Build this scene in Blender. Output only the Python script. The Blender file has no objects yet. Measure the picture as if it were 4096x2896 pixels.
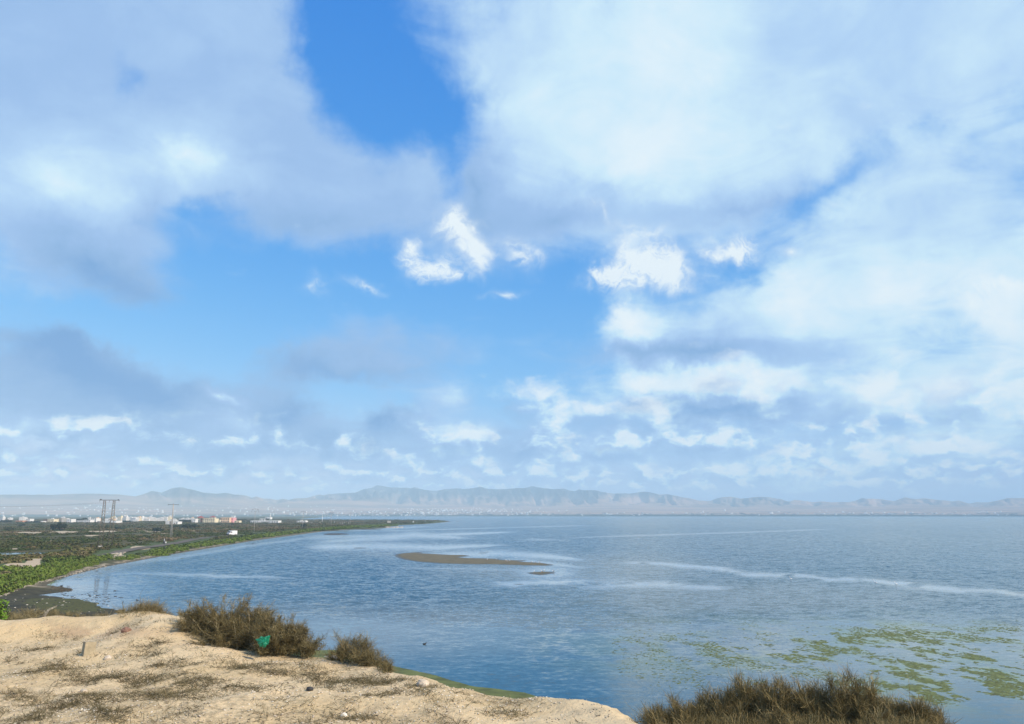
import bpy, math, random
import numpy as np
from mathutils import Vector, Matrix, Quaternion

random.seed(7)
rng = np.random.default_rng(7)
S = bpy.context.scene
COL = S.collection
R = math.radians

# ------------------------------------------------------------------ camera
F = 3094.0                      # focal length in photograph pixels (4096 wide)
PITCH = math.atan(609.0 / F)    # horizon 609 px below the centre line
EYE = 11.0                      # metres above the lagoon
cam_d = bpy.data.cameras.new('camera')
cam = bpy.data.objects.new('camera', cam_d)
COL.objects.link(cam)
cam.location = (0, 0, EYE)
cam.rotation_euler = (math.pi / 2 + PITCH, 0, 0)
cam_d.sensor_width = 36.0
cam_d.lens = 36.0 * F / 4096.0
cam_d.clip_start = 0.1
cam_d.clip_end = 60000
S.camera = cam
S.render.resolution_x, S.render.resolution_y = 1024, 724

# ------------------------------------------------------------------ view, render settings
S.view_settings.view_transform = 'Standard'
S.view_settings.look = 'None'
S.view_settings.gamma = 1.0
S.view_settings.use_curve_mapping = False
S.view_settings.exposure = 0.0
S.render.engine = 'CYCLES'
S.cycles.use_denoising = True
S.cycles.max_bounces = 6
S.cycles.diffuse_bounces = 2
S.cycles.glossy_bounces = 3
S.cycles.volume_bounces = 1
S.cycles.transparent_max_bounces = 8
S.cycles.caustics_reflective = False
S.cycles.caustics_refractive = False

# ------------------------------------------------------------------ small maths helpers
CP, SP = math.cos(PITCH), math.sin(PITCH)

def ray(px, py):
    """direction from the camera's place through a point of the photograph"""
    x = (px - 2048.0) / F
    y = (1448.0 - py) / F
    return np.array([x, CP - y * SP, SP + y * CP])

def on(px, py, z=0.0):
    d = ray(px, py)
    t = (z - EYE) / d[2]
    return np.array([d[0] * t, d[1] * t, z])

def far(px, py, dist):
    """point at a given ground distance"""
    d = ray(px, py)
    t = dist / math.hypot(d[0], d[1])
    return np.array([d[0] * t, d[1] * t, EYE + d[2] * t])

def azel(px, py):
    d = ray(px, py)
    d = d / np.linalg.norm(d)
    return math.atan2(d[0], d[1]), math.asin(d[2])

def to_px(X, Y, Z):
    zc = Y * CP + (Z - EYE) * SP
    yc = -Y * SP + (Z - EYE) * CP
    zc = np.maximum(zc, 0.01)
    return 2048 + F * X / zc, 1448 - F * yc / zc

def sstep(a, b, x):
    t = np.clip((x - a) / (b - a), 0, 1)
    return t * t * (3 - 2 * t)

def _hash(ix, iy, seed):
    h = (ix.astype(np.int64) * 374761393 + iy.astype(np.int64) * 668265263 + seed * 974634777) & 0xFFFFFFFF
    h = ((h ^ (h >> 13)) * 1274126177) & 0xFFFFFFFF
    h = h ^ (h >> 16)
    return (h & 0xFFFF) / 65535.0

def vnoise(x, y, seed=0):
    x = np.asarray(x, float); y = np.asarray(y, float)
    x0 = np.floor(x); y0 = np.floor(y)
    fx = x - x0; fy = y - y0
    fx = fx * fx * (3 - 2 * fx); fy = fy * fy * (3 - 2 * fy)
    a = _hash(x0, y0, seed); b = _hash(x0 + 1, y0, seed)
    c = _hash(x0, y0 + 1, seed); d = _hash(x0 + 1, y0 + 1, seed)
    return (a * (1 - fx) + b * fx) * (1 - fy) + (c * (1 - fx) + d * fx) * fy

def fbm(x, y, oct=4, seed=0):
    s = 0; a = 0.5; n = 0
    for i in range(oct):
        s = s + a * vnoise(x * 2 ** i + 17.3 * i, y * 2 ** i - 9.1 * i, seed + i)
        n += a; a *= 0.5
    return s / n

def sdf(X, Y, poly):
    """signed distance to a polygon, positive inside"""
    X = np.asarray(X, float); Y = np.asarray(Y, float)
    poly = np.asarray(poly, float)
    d2 = np.full(X.shape, 1e18); inside = np.zeros(X.shape, bool)
    n = len(poly)
    for i in range(n):
        ax, ay = poly[i]; bx, by = poly[(i + 1) % n]
        ex, ey = bx - ax, by - ay
        L = ex * ex + ey * ey + 1e-12
        t = np.clip(((X - ax) * ex + (Y - ay) * ey) / L, 0, 1)
        dx = X - (ax + t * ex); dy = Y - (ay + t * ey)
        d2 = np.minimum(d2, dx * dx + dy * dy)
        c = ((ay <= Y) & (by > Y)) | ((by <= Y) & (ay > Y))
        with np.errstate(divide='ignore', invalid='ignore'):
            xi = ax + (Y - ay) / (ey if abs(ey) > 1e-12 else 1e-12) * ex
        inside ^= c & (X < xi)
    d = np.sqrt(d2)
    return np.where(inside, d, -d)

def pdist(X, Y, pts):
    """distance to an open polyline, and the parameter along it"""
    best = np.full(np.shape(X), 1e18)
    for (ax, ay), (bx, by) in zip(pts[:-1], pts[1:]):
        ex, ey = bx - ax, by - ay
        t = np.clip(((X - ax) * ex + (Y - ay) * ey) / (ex * ex + ey * ey + 1e-12), 0, 1)
        best = np.minimum(best, (X - ax - t * ex) ** 2 + (Y - ay - t * ey) ** 2)
    return np.sqrt(best)

# ------------------------------------------------------------------ node helpers
class G:
    def __init__(self, tree):
        self.t = tree; self.L = tree.links
    def n(self, typ, **kw):
        nd = self.t.nodes.new(typ)
        for k, v in kw.items():
            setattr(nd, k, v)
        return nd
    def put(self, sock, v):
        if v is None: return
        if isinstance(v, bpy.types.NodeSocket):
            self.L.new(v, sock)
        else:
            if hasattr(sock.default_value, '__len__'):
                if len(sock.default_value) == 4 and len(v) == 3: v = (*v, 1)
                sock.default_value = v
            else:
                sock.default_value = v
    def math(self, op, a, b=None, c=None, clamp=False):
        nd = self.n('ShaderNodeMath', operation=op, use_clamp=clamp)
        self.put(nd.inputs[0], a); self.put(nd.inputs[1], b); self.put(nd.inputs[2], c)
        return nd.outputs[0]
    def vec(self, op, a, b=None, c=None):
        nd = self.n('ShaderNodeVectorMath', operation=op)
        self.put(nd.inputs[0], a); self.put(nd.inputs[1], b); self.put(nd.inputs[2], c)
        return nd.outputs['Value' if op in ('LENGTH', 'DOT_PRODUCT', 'DISTANCE') else 'Vector']
    def mix(self, f, a, b, blend='MIX'):
        nd = self.n('ShaderNodeMix', data_type='RGBA', blend_type=blend)
        self.put(nd.inputs['Factor'], f); self.put(nd.inputs[6], a); self.put(nd.inputs[7], b)
        return nd.outputs[2]
    def noise(self, vec, scale, detail=3, rough=0.55, dist=0.0, out='Fac', dim='3D'):
        nd = self.n('ShaderNodeTexNoise', noise_dimensions=dim)
        self.put(nd.inputs['Vector'], vec)
        nd.inputs['Scale'].default_value = scale; nd.inputs['Detail'].default_value = detail
        nd.inputs['Roughness'].default_value = rough; nd.inputs['Distortion'].default_value = dist
        return nd.outputs[0 if out == 'Fac' else 1]
    def step(self, x, a, b, smooth=True):
        nd = self.n('ShaderNodeMapRange', interpolation_type='SMOOTHSTEP' if smooth else 'LINEAR')
        self.put(nd.inputs[0], x); self.put(nd.inputs[1], a); self.put(nd.inputs[2], b)
        return nd.outputs[0]
    def ramp(self, x, stops):
        nd = self.n('ShaderNodeValToRGB')
        e = nd.color_ramp.elements
        while len(e) < len(stops): e.new(0.5)
        for el, (p, c) in zip(e, stops):
            el.position = p; el.color = (*c, 1)
        self.put(nd.inputs[0], x)
        return nd.outputs[0]
    def attr(self, name, out='Fac'):
        nd = self.n('ShaderNodeAttribute', attribute_name=name)
        return nd.outputs[out]

def lin(r, g, b):
    f = lambda c: ((c / 255 + 0.055) / 1.055) ** 2.4 if c > 10 else c / 255 / 12.92
    return (f(r), f(g), f(b))

def mat(name):
    m = bpy.data.materials.new(name); m.use_nodes = True
    t = m.node_tree
    bsdf = t.nodes['Principled BSDF']
    g = G(t)
    g.b = bsdf
    return m, g

def plain(name, col, rough=0.8, var=0.15, scale=3.0, spec=0.3, bump=0.0, metal=0.0, detail=4):
    """a one-colour material with noise wear"""
    m, g = mat(name)
    tc = g.n('ShaderNodeTexCoord').outputs['Object']
    f = g.noise(tc, scale, detail, 0.6)
    a = tuple(c * (1 - var) for c in col); b = tuple(min(1, c * (1 + var)) for c in col)
    g.put(g.b.inputs['Base Color'], g.mix(g.step(f, 0.3, 0.7), a, b))
    g.b.inputs['Roughness'].default_value = rough
    g.b.inputs['Specular IOR Level'].default_value = spec
    g.b.inputs['Metallic'].default_value = metal
    if bump:
        bn = g.n('ShaderNodeBump'); bn.inputs['Distance'].default_value = bump
        g.put(bn.inputs['Height'], f); g.put(g.b.inputs['Normal'], bn.outputs[0])
    return m

# ------------------------------------------------------------------ sun and sky
SUN_AZ, SUN_EL = R(117), R(41)     # clockwise from the view direction; behind and to the right
sd_ = bpy.data.lights.new('sun', 'SUN')
sd_.energy = 5.0; sd_.angle = R(1.0); sd_.color = (1.0, 0.90, 0.74)
sun = bpy.data.objects.new('sun', sd_); COL.objects.link(sun)
SUNV = Vector((math.sin(SUN_AZ) * math.cos(SUN_EL), math.cos(SUN_AZ) * math.cos(SUN_EL), math.sin(SUN_EL)))
sun.rotation_euler = SUNV.to_track_quat('Z', 'Y').to_euler()
sun.location = SUNV * 60

# clouds: (x, y, rx, ry, turn, amount, brightness) in view units of 1/2296 of the picture's width
CLOUDS = [
    # blue gaps
    (740, 40, 150, 190, 0, -.78, 0), (810, 130, 160, 170, 0, -.55, 0), (890, 200, 220, 150, 0, -.62, 0), (965, 300, 160, 125, 0, -.66, 0), (1012, 385, 90, 85, 0, -.55, 0),
    (272, 170, 50, 90, 0, -0.55, 0), (520, 620, 420, 95, 0, -0.95, 0), (230, 720, 300, 70, 0, -0.9, 0), (480, 770, 180, 100, 0, -0.8, 0),
    (1150, 690, 280, 80, 0, -0.75, 0), (1300, 700, 110, 70, 0, -0.5, 0), (2090, 285, 270, 62, 0, -0.62, 0), (1840, 425, 130, 46, -22, -0.62, 0),
    (1690, 610, 110, 45, 0, -0.55, 0), (810, 890, 150, 60, 0, -0.8, 0), (1180, 850, 200, 80, 0, -0.75, 0), (600, 1035, 90, 25, 0, -0.55, 0),
    (440, 480, 110, 50, 0, -0.5, 0), (1270, 640, 60, 60, 0, -0.5, 0), (2120, 640, 80, 25, 0, -0.3, 0), (760, 640, 200, 60, 0, -0.5, 0),
    (90, 1000, 100, 25, 0, -0.3, 0), (180, 985, 120, 25, 0, -0.5, 0),
    # left masses
    (100, 220, 260, 330, 0, 0.78, .60), (120, 430, 200, 170, 0, 0.78, .92), (230, 560, 220, 110, 15, 0.85, .52), (20, 60, 240, 160, 0, 0.4, .50),
    (470, 180, 260, 230, 0, 0.78, .60), (420, 345, 170, 90, 0, 0.9, .92), (570, 80, 120, 160, 0, 0.75, .66), (780, 400, 270, 130, 18, 0.8, .62),
    (930, 390, 85, 105, 0, 0.6, .62), (640, 300, 170, 160, 0, 0.5, .58), (330, 640, 120, 50, 10, 0.35, .42), (690, 480, 200, 70, 0, 0.4, .58),
    # right upper mass
    (1430, 170, 420, 280, 0, 1.15, .93), (1400, 350, 330, 150, 0, 0.9, .92), (1680, 340, 320, 110, -6, 0.85, .90), (1850, 110, 330, 190, 0, 0.9, .76),
    (2220, 70, 210, 190, 0, 0.9, .90), (1090, 420, 170, 130, 0, 0.55, .52), (1230, 470, 200, 70, 0, 0.5, .62), (1550, 470, 260, 60, -6, 0.5, .70),
    (1160, 90, 130, 120, 0, 0.55, .74), (2050, 200, 200, 120, 0, 0.5, .72),
    (1180, 585, 330, 90, 0, -.15, 0), 
    # right bank
    (2070, 470, 240, 130, -12, 0.75, .85), (2000, 640, 270, 90, 0, 0.9, .93), (1840, 690, 180, 90, 0, 0.75, .92), (1430, 740, 85, 66, 0, 0.95, .95), (1450, 870, 110, 56, 0, 1.0, .97),
    (1600, 865, 100, 46, 15, 1.0, 1.0), (1730, 840, 85, 52, 10, 1.0, .99), (1580, 800, 260, 50, 0, 0.8, .50), (1600, 925, 270, 36, 0, 0.8, .36), (1950, 900, 210, 66, 0, 0.85, .92),
    (2130, 890, 85, 62, 0, 0.8, .94), (2000, 785, 130, 56, 0, 0.6, .90), (2275, 720, 90, 190, 0, 0.9, .97), (1620, 730, 160, 60, 0, 0.7, .86), (2250, 930, 120, 50, 0, 0.7, .93),
    # low dark clouds on the left
    (90, 840, 220, 85, 0, 1.0, .30), (165, 775, 100, 48, 20, 0.85, .18), (340, 900, 220, 90, 12, 1.0, .30), (550, 940, 160, 66, 0, 0.9, .56), (500, 925, 110, 30, 10, 0.4, .85),
    (630, 915, 120, 66, 0, 0.8, .24), (780, 1000, 150, 40, 0, 0.8, .34), (885, 940, 70, 40, 0, 0.8, .30), (980, 900, 100, 46, 0, 0.75, .66), (1040, 965, 52, 20, 0, 0.9, .97),
    (470, 878, 50, 15, 8, 0.8, .95), (60, 952, 80, 26, 0, 0.6, .78), (1150, 995, 220, 40, 0, 0.7, .46), (1370, 1000, 85, 30, 0, 0.8, .82), (640, 815, 130, 46, 0, 0.8, .34),
    (820, 795, 190, 56, 0, 0.75, .42), (430, 1010, 200, 40, 0, 0.6, .50), (1010, 1000, 40, 14, 0, 0.5, .95), (1640, 1050, 60, 20, 0, 0.7, 1.0), (1850, 1050, 120, 18, 0, 0.6, .98),
    (1980, 1010, 90, 22, 0, 0.6, .96), (1760, 1030, 120, 26, 0, 0.5, .72), (2180, 1000, 160, 30, 0, 0.6, .92), (1560, 990, 160, 36, 0, 0.6, .72),
]

SHADE = [   # bright cores and grey undersides: x, y, rx, ry, turn, change of brightness
    (1430, 745, 80, 60, 0, .42), (1440, 866, 90, 50, 0, .40), (1600, 860, 90, 42, 18, .55), (1725, 842, 70, 48, 10, .50), (1790, 680, 70, 70, 0, .28), (2010, 650, 140, 54, 0, .28), (2060, 790, 60, 44, 0, .25), (1950, 900, 110, 40, 0, .36), (2130, 885, 60, 40, 0, .36),
    (1470, 170, 180, 190, 0, .20), (1420, 350, 140, 80, 0, .18), (1860, 480, 70, 56, 0, .20), (2240, 720, 60, 140, 0, .22), (540, 938, 85, 40, 0, .60), (420, 345, 110, 70, 0, .34), (150, 440, 150, 120, 20, .36), (480, 876, 44, 14, 8, .6), (60, 955, 60, 20, 0, .5),
    (1040, 965, 42, 18, 0, .6), (1365, 1000, 54, 20, 0, .45), (1000, 888, 64, 34, 0, .36), (1640, 1052, 40, 14, 0, .55), (1860, 1052, 84, 14, 0, .4), (1975, 1010, 70, 18, 0, .35), (2170, 1000, 80, 20, 0, .32), (1010, 1003, 26, 11, 0, .45), (600, 1030, 80, 16, 0, .3), (200, 990, 90, 16, 0, .4),
    (1560, 795, 230, 32, 0, -.45), (1440, 808, 90, 22, 0, -.3), (1600, 922, 200, 26, 4, -.70), (1740, 902, 110, 20, 0, -.45), (1440, 922, 90, 20, 0, -.45), (1250, 475, 200, 56, 0, -.42), (1090, 420, 70, 120, 0, -.38), (1640, 462, 230, 40, -6, -.34), (230, 600, 210, 56, 14, -.6),
    (340, 480, 50, 140, 10, -.22), (700, 492, 210, 46, 0, -.30), (130, 790, 160, 54, 14, -.55), (350, 880, 150, 56, 0, -.45), (650, 925, 100, 44, 0, -.5), (790, 1000, 120, 32, 0, -.4), (880, 945, 56, 34, 0, -.5), (1960, 950, 150, 20, 0, -.36), (1370, 1024, 70, 13, 0, -.4), (760, 828, 220, 26, 0, -.4), (1230, 990, 100, 24, 0, -.3)]
WISPS = [(1035, 515, 46, 56, 10, 1.3), (1062, 575, 40, 46, -35, 1.15), (955, 602, 72, 34, 12, 1.0), (925, 550, 30, 30, 0, .95), (1180, 560, 80, 36, 0, .66), (1000, 630, 50, 20, 0, .7),
         (1450, 522, 84, 40, 0, .55), (1400, 560, 30, 60, 0, .5), (1368, 628, 60, 42, 0, 1.7), (1482, 605, 70, 46, 0, 1.9), (1655, 556, 72, 40, 8, 1.1), (1140, 657, 50, 14, 0, .6), (1784, 555, 24, 16, 0, .6), (820, 632, 60, 16, 12, .5), (720, 640, 30, 40, 0, .45),
         (2200, 690, 110, 60, 20, .55), (2270, 640, 70, 30, 10, .6), (1040, 965, 50, 18, 0, 1.0), (1330, 480, 60, 20, 20, .4)]

W = bpy.data.worlds.new('World'); S.world = W; W.use_nodes = True
wt = W.node_tree; wt.nodes.clear(); g = G(wt)
SKY_STRENGTH = 0.15
out = g.n('ShaderNodeOutputWorld'); bg = g.n('ShaderNodeBackground'); bg.inputs[1].default_value = SKY_STRENGTH
wt.links.new(bg.outputs[0], out.inputs[0])
sky = g.n('ShaderNodeTexSky', sky_type='NISHITA')
sky.sun_disc = False; sky.sun_elevation = SUN_EL; sky.sun_rotation = SUN_AZ
sky.altitude = 0; sky.air_density = 1.0; sky.dust_density = 1.0; sky.ozone_density = 4.0
# the camera's rendering of blue: a response curve per channel
sc_ = g.n('ShaderNodeSeparateColor'); wt.links.new(sky.outputs[0], sc_.inputs[0]); cc_ = g.n('ShaderNodeCombineColor')
for ch, (am, pw) in enumerate([(1.45, 1.70), (0.88, 0.80), (0.99, 0.30)]):
    v = g.math('MULTIPLY', sc_.outputs[ch], SKY_STRENGTH)
    g.put(cc_.inputs[ch], g.math('MULTIPLY', g.math('POWER', v, pw), am / SKY_STRENGTH))
sky_col = cc_.outputs[0]
dirv = g.n('ShaderNodeTexCoord').outputs['Generated']
sp = g.n('ShaderNodeSeparateXYZ'); wt.links.new(dirv, sp.inputs[0])
# wind-torn edges: the direction is warped before the cloud shapes are looked up
az = g.math('ARCTAN2', sp.outputs[0], sp.outputs[1]); el = g.math('ARCSINE', sp.outputs[2])
cb = g.n('ShaderNodeCombineXYZ'); g.put(cb.inputs[0], az); g.put(cb.inputs[1], el)
w1 = g.vec('SUBTRACT', g.noise(dirv, 7.0, 2, 0.5, out='Color'), (.5, .5, .5))
w2 = g.vec('SUBTRACT', g.noise(dirv, 24.0, 5, 0.62, out='Color'), (.5, .5, .5))
uv = g.vec('MULTIPLY_ADD', w1, (.11, .06, 0), cb.outputs[0])
uv = g.vec('MULTIPLY_ADD', w2, (.066, .046, 0), uv)
acc = None
for i, (vx, vy, rx, ry, turn, amt, br) in enumerate(CLOUDS):
    if i and i % 5 == 0:        # a tiny dependence keeps the shapes evaluated in turn
        uv = g.vec('MULTIPLY_ADD', acc, (1e-6, 1e-6, 0), uv)
    k = 4096 / 2296
    a_, e_ = azel(vx * k, vy * k)
    mp = g.n('ShaderNodeMapping', vector_type='TEXTURE')
    wt.links.new(uv, mp.inputs[0])
    sx = rx * k / F * 1.75; sy = ry * k / F * 1.75
    mp.inputs['Location'].default_value = (a_, e_, 0); mp.inputs['Rotation'].default_value = (0, 0, R(-turn)); mp.inputs['Scale'].default_value = (sx, sy, 1)
    gr = g.n('ShaderNodeTexGradient', gradient_type='QUADRATIC_SPHERE'); wt.links.new(mp.outputs[0], gr.inputs[0])
    m3 = (amt, max(amt, 0) * br, max(amt, 0))
    acc = g.vec('MULTIPLY_ADD', gr.outputs['Fac'], m3, acc if acc is not None else (0, 0, 0))
sa = g.n('ShaderNodeSeparateXYZ'); wt.links.new(acc, sa.inputs[0])
# the cloud deck beyond the shapes: broken cloud in perspective
den = g.math('ADD', g.math('MAXIMUM', sp.outputs[2], 0.0), 0.16)
cd = g.n('ShaderNodeCombineXYZ'); g.put(cd.inputs[0], g.math('DIVIDE', sp.outputs[0], den)); g.put(cd.inputs[1], g.math('DIVIDE', sp.outputs[1], den))
deck = g.noise(cd.outputs[0], 1.7, 6, 0.58, dist=0.4)
deck2 = g.noise(g.vec('ADD', cd.outputs[0], (3.1, 1.7, 0.4)), 4.5, 6, 0.6, dist=0.8)
fine = g.noise(dirv, 16.0, 7, 0.6)
cover = g.math('ADD', g.math('ADD', sa.outputs[0], 0.23), g.math('MULTIPLY', g.math('SUBTRACT', deck, 0.5), 0.75))
cover = g.math('ADD', cover, g.math('MULTIPLY', g.math('SUBTRACT', deck2, 0.5), 0.8))
cover = g.math('ADD', cover, g.math('MULTIPLY', g.math('SUBTRACT', fine, 0.5), 0.60))
C = g.step(cover, -0.20, 0.80)
bri = g.math('DIVIDE', g.math('ADD', sa.outputs[1], 0.070), g.math('ADD', sa.outputs[2], 0.10))
bri = g.math('ADD', bri, g.math('MULTIPLY', g.math('SUBTRACT', deck2, 0.5), 0.26))
bri = g.math('ADD', bri, g.math('MULTIPLY', g.math('SUBTRACT', fine, 0.5), 0.16))
bacc = None; uvb = uv
for i, (vx, vy, rx, ry, turn, amt) in enumerate(SHADE):
    k = 4096 / 2296; a_, e_ = azel(vx * k, vy * k)
    if i % 5 == 0: uvb = g.vec('MULTIPLY_ADD', bacc if bacc is not None else acc, (1e-6, 1e-6, 0), uvb)
    mp = g.n('ShaderNodeMapping', vector_type='TEXTURE'); wt.links.new(uvb, mp.inputs[0])
    mp.inputs['Location'].default_value = (a_, e_, 0); mp.inputs['Rotation'].default_value = (0, 0, R(-turn)); mp.inputs['Scale'].default_value = (rx * k / F * 1.7, ry * k / F * 1.7, 1)
    gr = g.n('ShaderNodeTexGradient', gradient_type='QUADRATIC_SPHERE'); wt.links.new(mp.outputs[0], gr.inputs[0])
    amt = amt * (.52 if amt > 0 else .80)
    bacc = g.vec('MULTIPLY_ADD', gr.outputs['Fac'], (amt, max(amt, 0), 0), bacc if bacc is not None else (0, 0, 0))
sb_ = g.n('ShaderNodeSeparateXYZ'); wt.links.new(bacc, sb_.inputs[0])
bri = g.math('ADD', bri, sb_.outputs[0])
C = g.math('MAXIMUM', C, g.step(sb_.outputs[1], 0.02, 0.40))
ks = 1.0 / SKY_STRENGTH
def cl(r, g_, b): return tuple(c for c in lin(r, g_, b))
RAMP = [(0.05, cl(112, 160, 214)), (0.35, cl(142, 180, 224)), (0.6, cl(160, 194, 236)), (0.78, cl(184, 216, 248)), (0.9, cl(212, 240, 254)), (1.0, cl(232, 248, 255)), (1.12, cl(246, 254, 255))]
def cloud_colour(x):
    c = g.vec('SCALE', g.ramp(g.math('MULTIPLY', x, .85), [(p_ * .85, c_) for p_, c_ in RAMP])); c.node.inputs['Scale'].default_value = ks
    return c
final = g.mix(g.math('MULTIPLY', C, 0.96), sky_col, cloud_colour(bri))
# heaped cumulus, smaller toward the horizon: three sizes blended by elevation
q0 = g.vec('MULTIPLY', g.vec('MULTIPLY_ADD', w2, (.035, .022, 0), cb.outputs[0]), (1.0, 1.75, 0))
def heap(scale, off):
    p0 = g.vec('ADD', q0, off)
    return g.noise(p0, scale, 6, .55), g.noise(g.vec('ADD', p0, (.30 / scale, .55 / scale, 0)), scale, 3, .5)
A1, A2 = heap(9.5, (0.31, 0.2, 0)); B1, B2 = heap(19.0, (3.3, 1.7, 0)); C1, C2 = heap(36.0, (5.1, 2.9, 0))
f1 = g.step(el, R(8.5), R(5.0)); f2 = g.step(el, R(4.4), R(2.6))
def blend(x, y, z):
    m1 = g.math('ADD', g.math('MULTIPLY', x, g.math('SUBTRACT', 1.0, f1)), g.math('MULTIPLY', y, f1))
    return g.math('ADD', g.math('MULTIPLY', m1, g.math('SUBTRACT', 1.0, f2)), g.math('MULTIPLY', z, f2))
N1 = blend(A1, B1, C1); N2 = blend(A2, B2, C2)
right = g.step(az, R(-12), R(10))
hi = g.math('ADD', R(7.5), g.math('MULTIPLY', right, R(3.0)))
zone = g.math('MULTIPLY', g.step(el, R(0.8), R(2.2)), g.step(g.math('SUBTRACT', el, hi), R(3.0), R(-3.5)))
pc = g.math('ADD', N1, g.math('MULTIPLY', g.math('SUBTRACT', zone, 1.0), 0.30))
P = g.step(pc, 0.35, 0.62)
pb = g.math('ADD', 0.56, g.math('MULTIPLY', g.math('SUBTRACT', N1, N2), 3.0))
pb = g.math('ADD', pb, g.math('MULTIPLY', g.step(az, R(-24), R(24), False), 0.26))
pb = g.math('ADD', pb, g.math('MULTIPLY', g.math('MAXIMUM', g.math('SUBTRACT', N1, 0.57), 0), 0.8))
final = g.mix(g.math('MULTIPLY', P, 0.92), final, cloud_colour(pb))
# torn white wisps
w4 = g.vec('SUBTRACT', g.noise(dirv, 15.0, 3, .5, dist=.6, out='Color'), (.5, .5, .5))
uvw = g.vec('MULTIPLY_ADD', w4, (.105, .085, 0), cb.outputs[0])
wacc = None
for i, (vx, vy, rx, ry, turn, amt) in enumerate(WISPS):
    k = 4096 / 2296; a_, e_ = azel(vx * k, vy * k)
    if i and i % 5 == 0: uvw = g.vec('MULTIPLY_ADD', wacc, (1e-6, 1e-6, 0), uvw)
    mp = g.n('ShaderNodeMapping', vector_type='TEXTURE'); wt.links.new(uvw, mp.inputs[0])
    mp.inputs['Location'].default_value = (a_, e_, 0); mp.inputs['Rotation'].default_value = (0, 0, R(-turn)); mp.inputs['Scale'].default_value = (rx * k / F * 1.75, ry * k / F * 1.75, 1)
    gr = g.n('ShaderNodeTexGradient', gradient_type='QUADRATIC_SPHERE'); wt.links.new(mp.outputs[0], gr.inputs[0])
    wacc = g.vec('MULTIPLY_ADD', gr.outputs['Fac'], (amt, amt, amt), wacc if wacc is not None else (0, 0, 0))
ws = g.n('ShaderNodeSeparateXYZ'); wt.links.new(wacc, ws.inputs[0])
rn = g.noise(g.vec('MULTIPLY_ADD', w2, (.05, .05, .05), dirv), 20.0, 4, .5, dist=2.2)
ridge = g.math('SUBTRACT', 1.0, g.math('ABSOLUTE', g.math('MULTIPLY_ADD', rn, 2.6, -1.3)))
wc = g.math('MULTIPLY', ws.outputs[0], g.math('ADD', .22, g.math('MULTIPLY', g.math('POWER', g.math('MAXIMUM', ridge, 0), 1.5), 1.1)))
wcol = g.vec('SCALE', cl(244, 253, 255)); wcol.node.inputs['Scale'].default_value = ks
final = g.mix(g.math('MULTIPLY', g.step(wc, .0, 1.0), .92), final, wcol)
wt.links.new(final, bg.inputs[0])
W.cycles.sampling_method = 'MANUAL'; W.cycles.sample_map_resolution = 512

# ------------------------------------------------------------------ object helpers
def link(name, mesh, material=None, parent=None):
    o = bpy.data.objects.new(name, mesh)
    COL.objects.link(o)
    if material is not None and len(mesh.materials) == 0:
        mesh.materials.append(material)
    if parent is not None: o.parent = parent
    return o

def tag(o, label=None, cat=None, group=None, kind=None):
    if label: o['label'] = label
    if cat: o['category'] = cat
    if group: o['group'] = group
    if kind: o['kind'] = kind
    return o

def empty(name, loc, rz=0.0, label=None, cat=None, group=None):
    o = bpy.data.objects.new(name, None); COL.objects.link(o)
    o.location = tuple(loc); o.rotation_euler = (0, 0, rz); o.empty_display_size = 0.3
    return tag(o, label, cat, group)

def copy_tree(o, parent=None):
    c = o.copy(); COL.objects.link(c)
    if parent is not None: c.parent = parent
    for ch in list(o.children):
        copy_tree(ch, c)
    return c

def arr_mesh(name, V, Fc, smooth=False, attrs=None):
    """mesh from numpy arrays; Fc is (n,3) or (n,4)"""
    V = np.asarray(V, np.float32); Fc = np.asarray(Fc, np.int32)
    me = bpy.data.meshes.new(name)
    me.vertices.add(len(V)); me.vertices.foreach_set('co', V.ravel())
    k = Fc.shape[1]; n = len(Fc)
    me.loops.add(n * k); me.loops.foreach_set('vertex_index', Fc.ravel())
    me.polygons.add(n)
    me.polygons.foreach_set('loop_start', np.arange(0, n * k, k, dtype=np.int32))
    if smooth: me.polygons.foreach_set('use_smooth', np.ones(n, bool))
    for an, av in (attrs or {}).items():
        at = me.attributes.new(an, 'FLOAT', 'POINT')
        at.data.foreach_set('value', np.asarray(av, np.float32).ravel())
    me.update(calc_edges=True); me.validate()
    return me

def grid_faces(nr, nc):
    i = np.arange(nr - 1)[:, None] * nc + np.arange(nc - 1)[None, :]
    return np.stack([i, i + 1, i + nc + 1, i + nc], -1).reshape(-1, 4)

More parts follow.
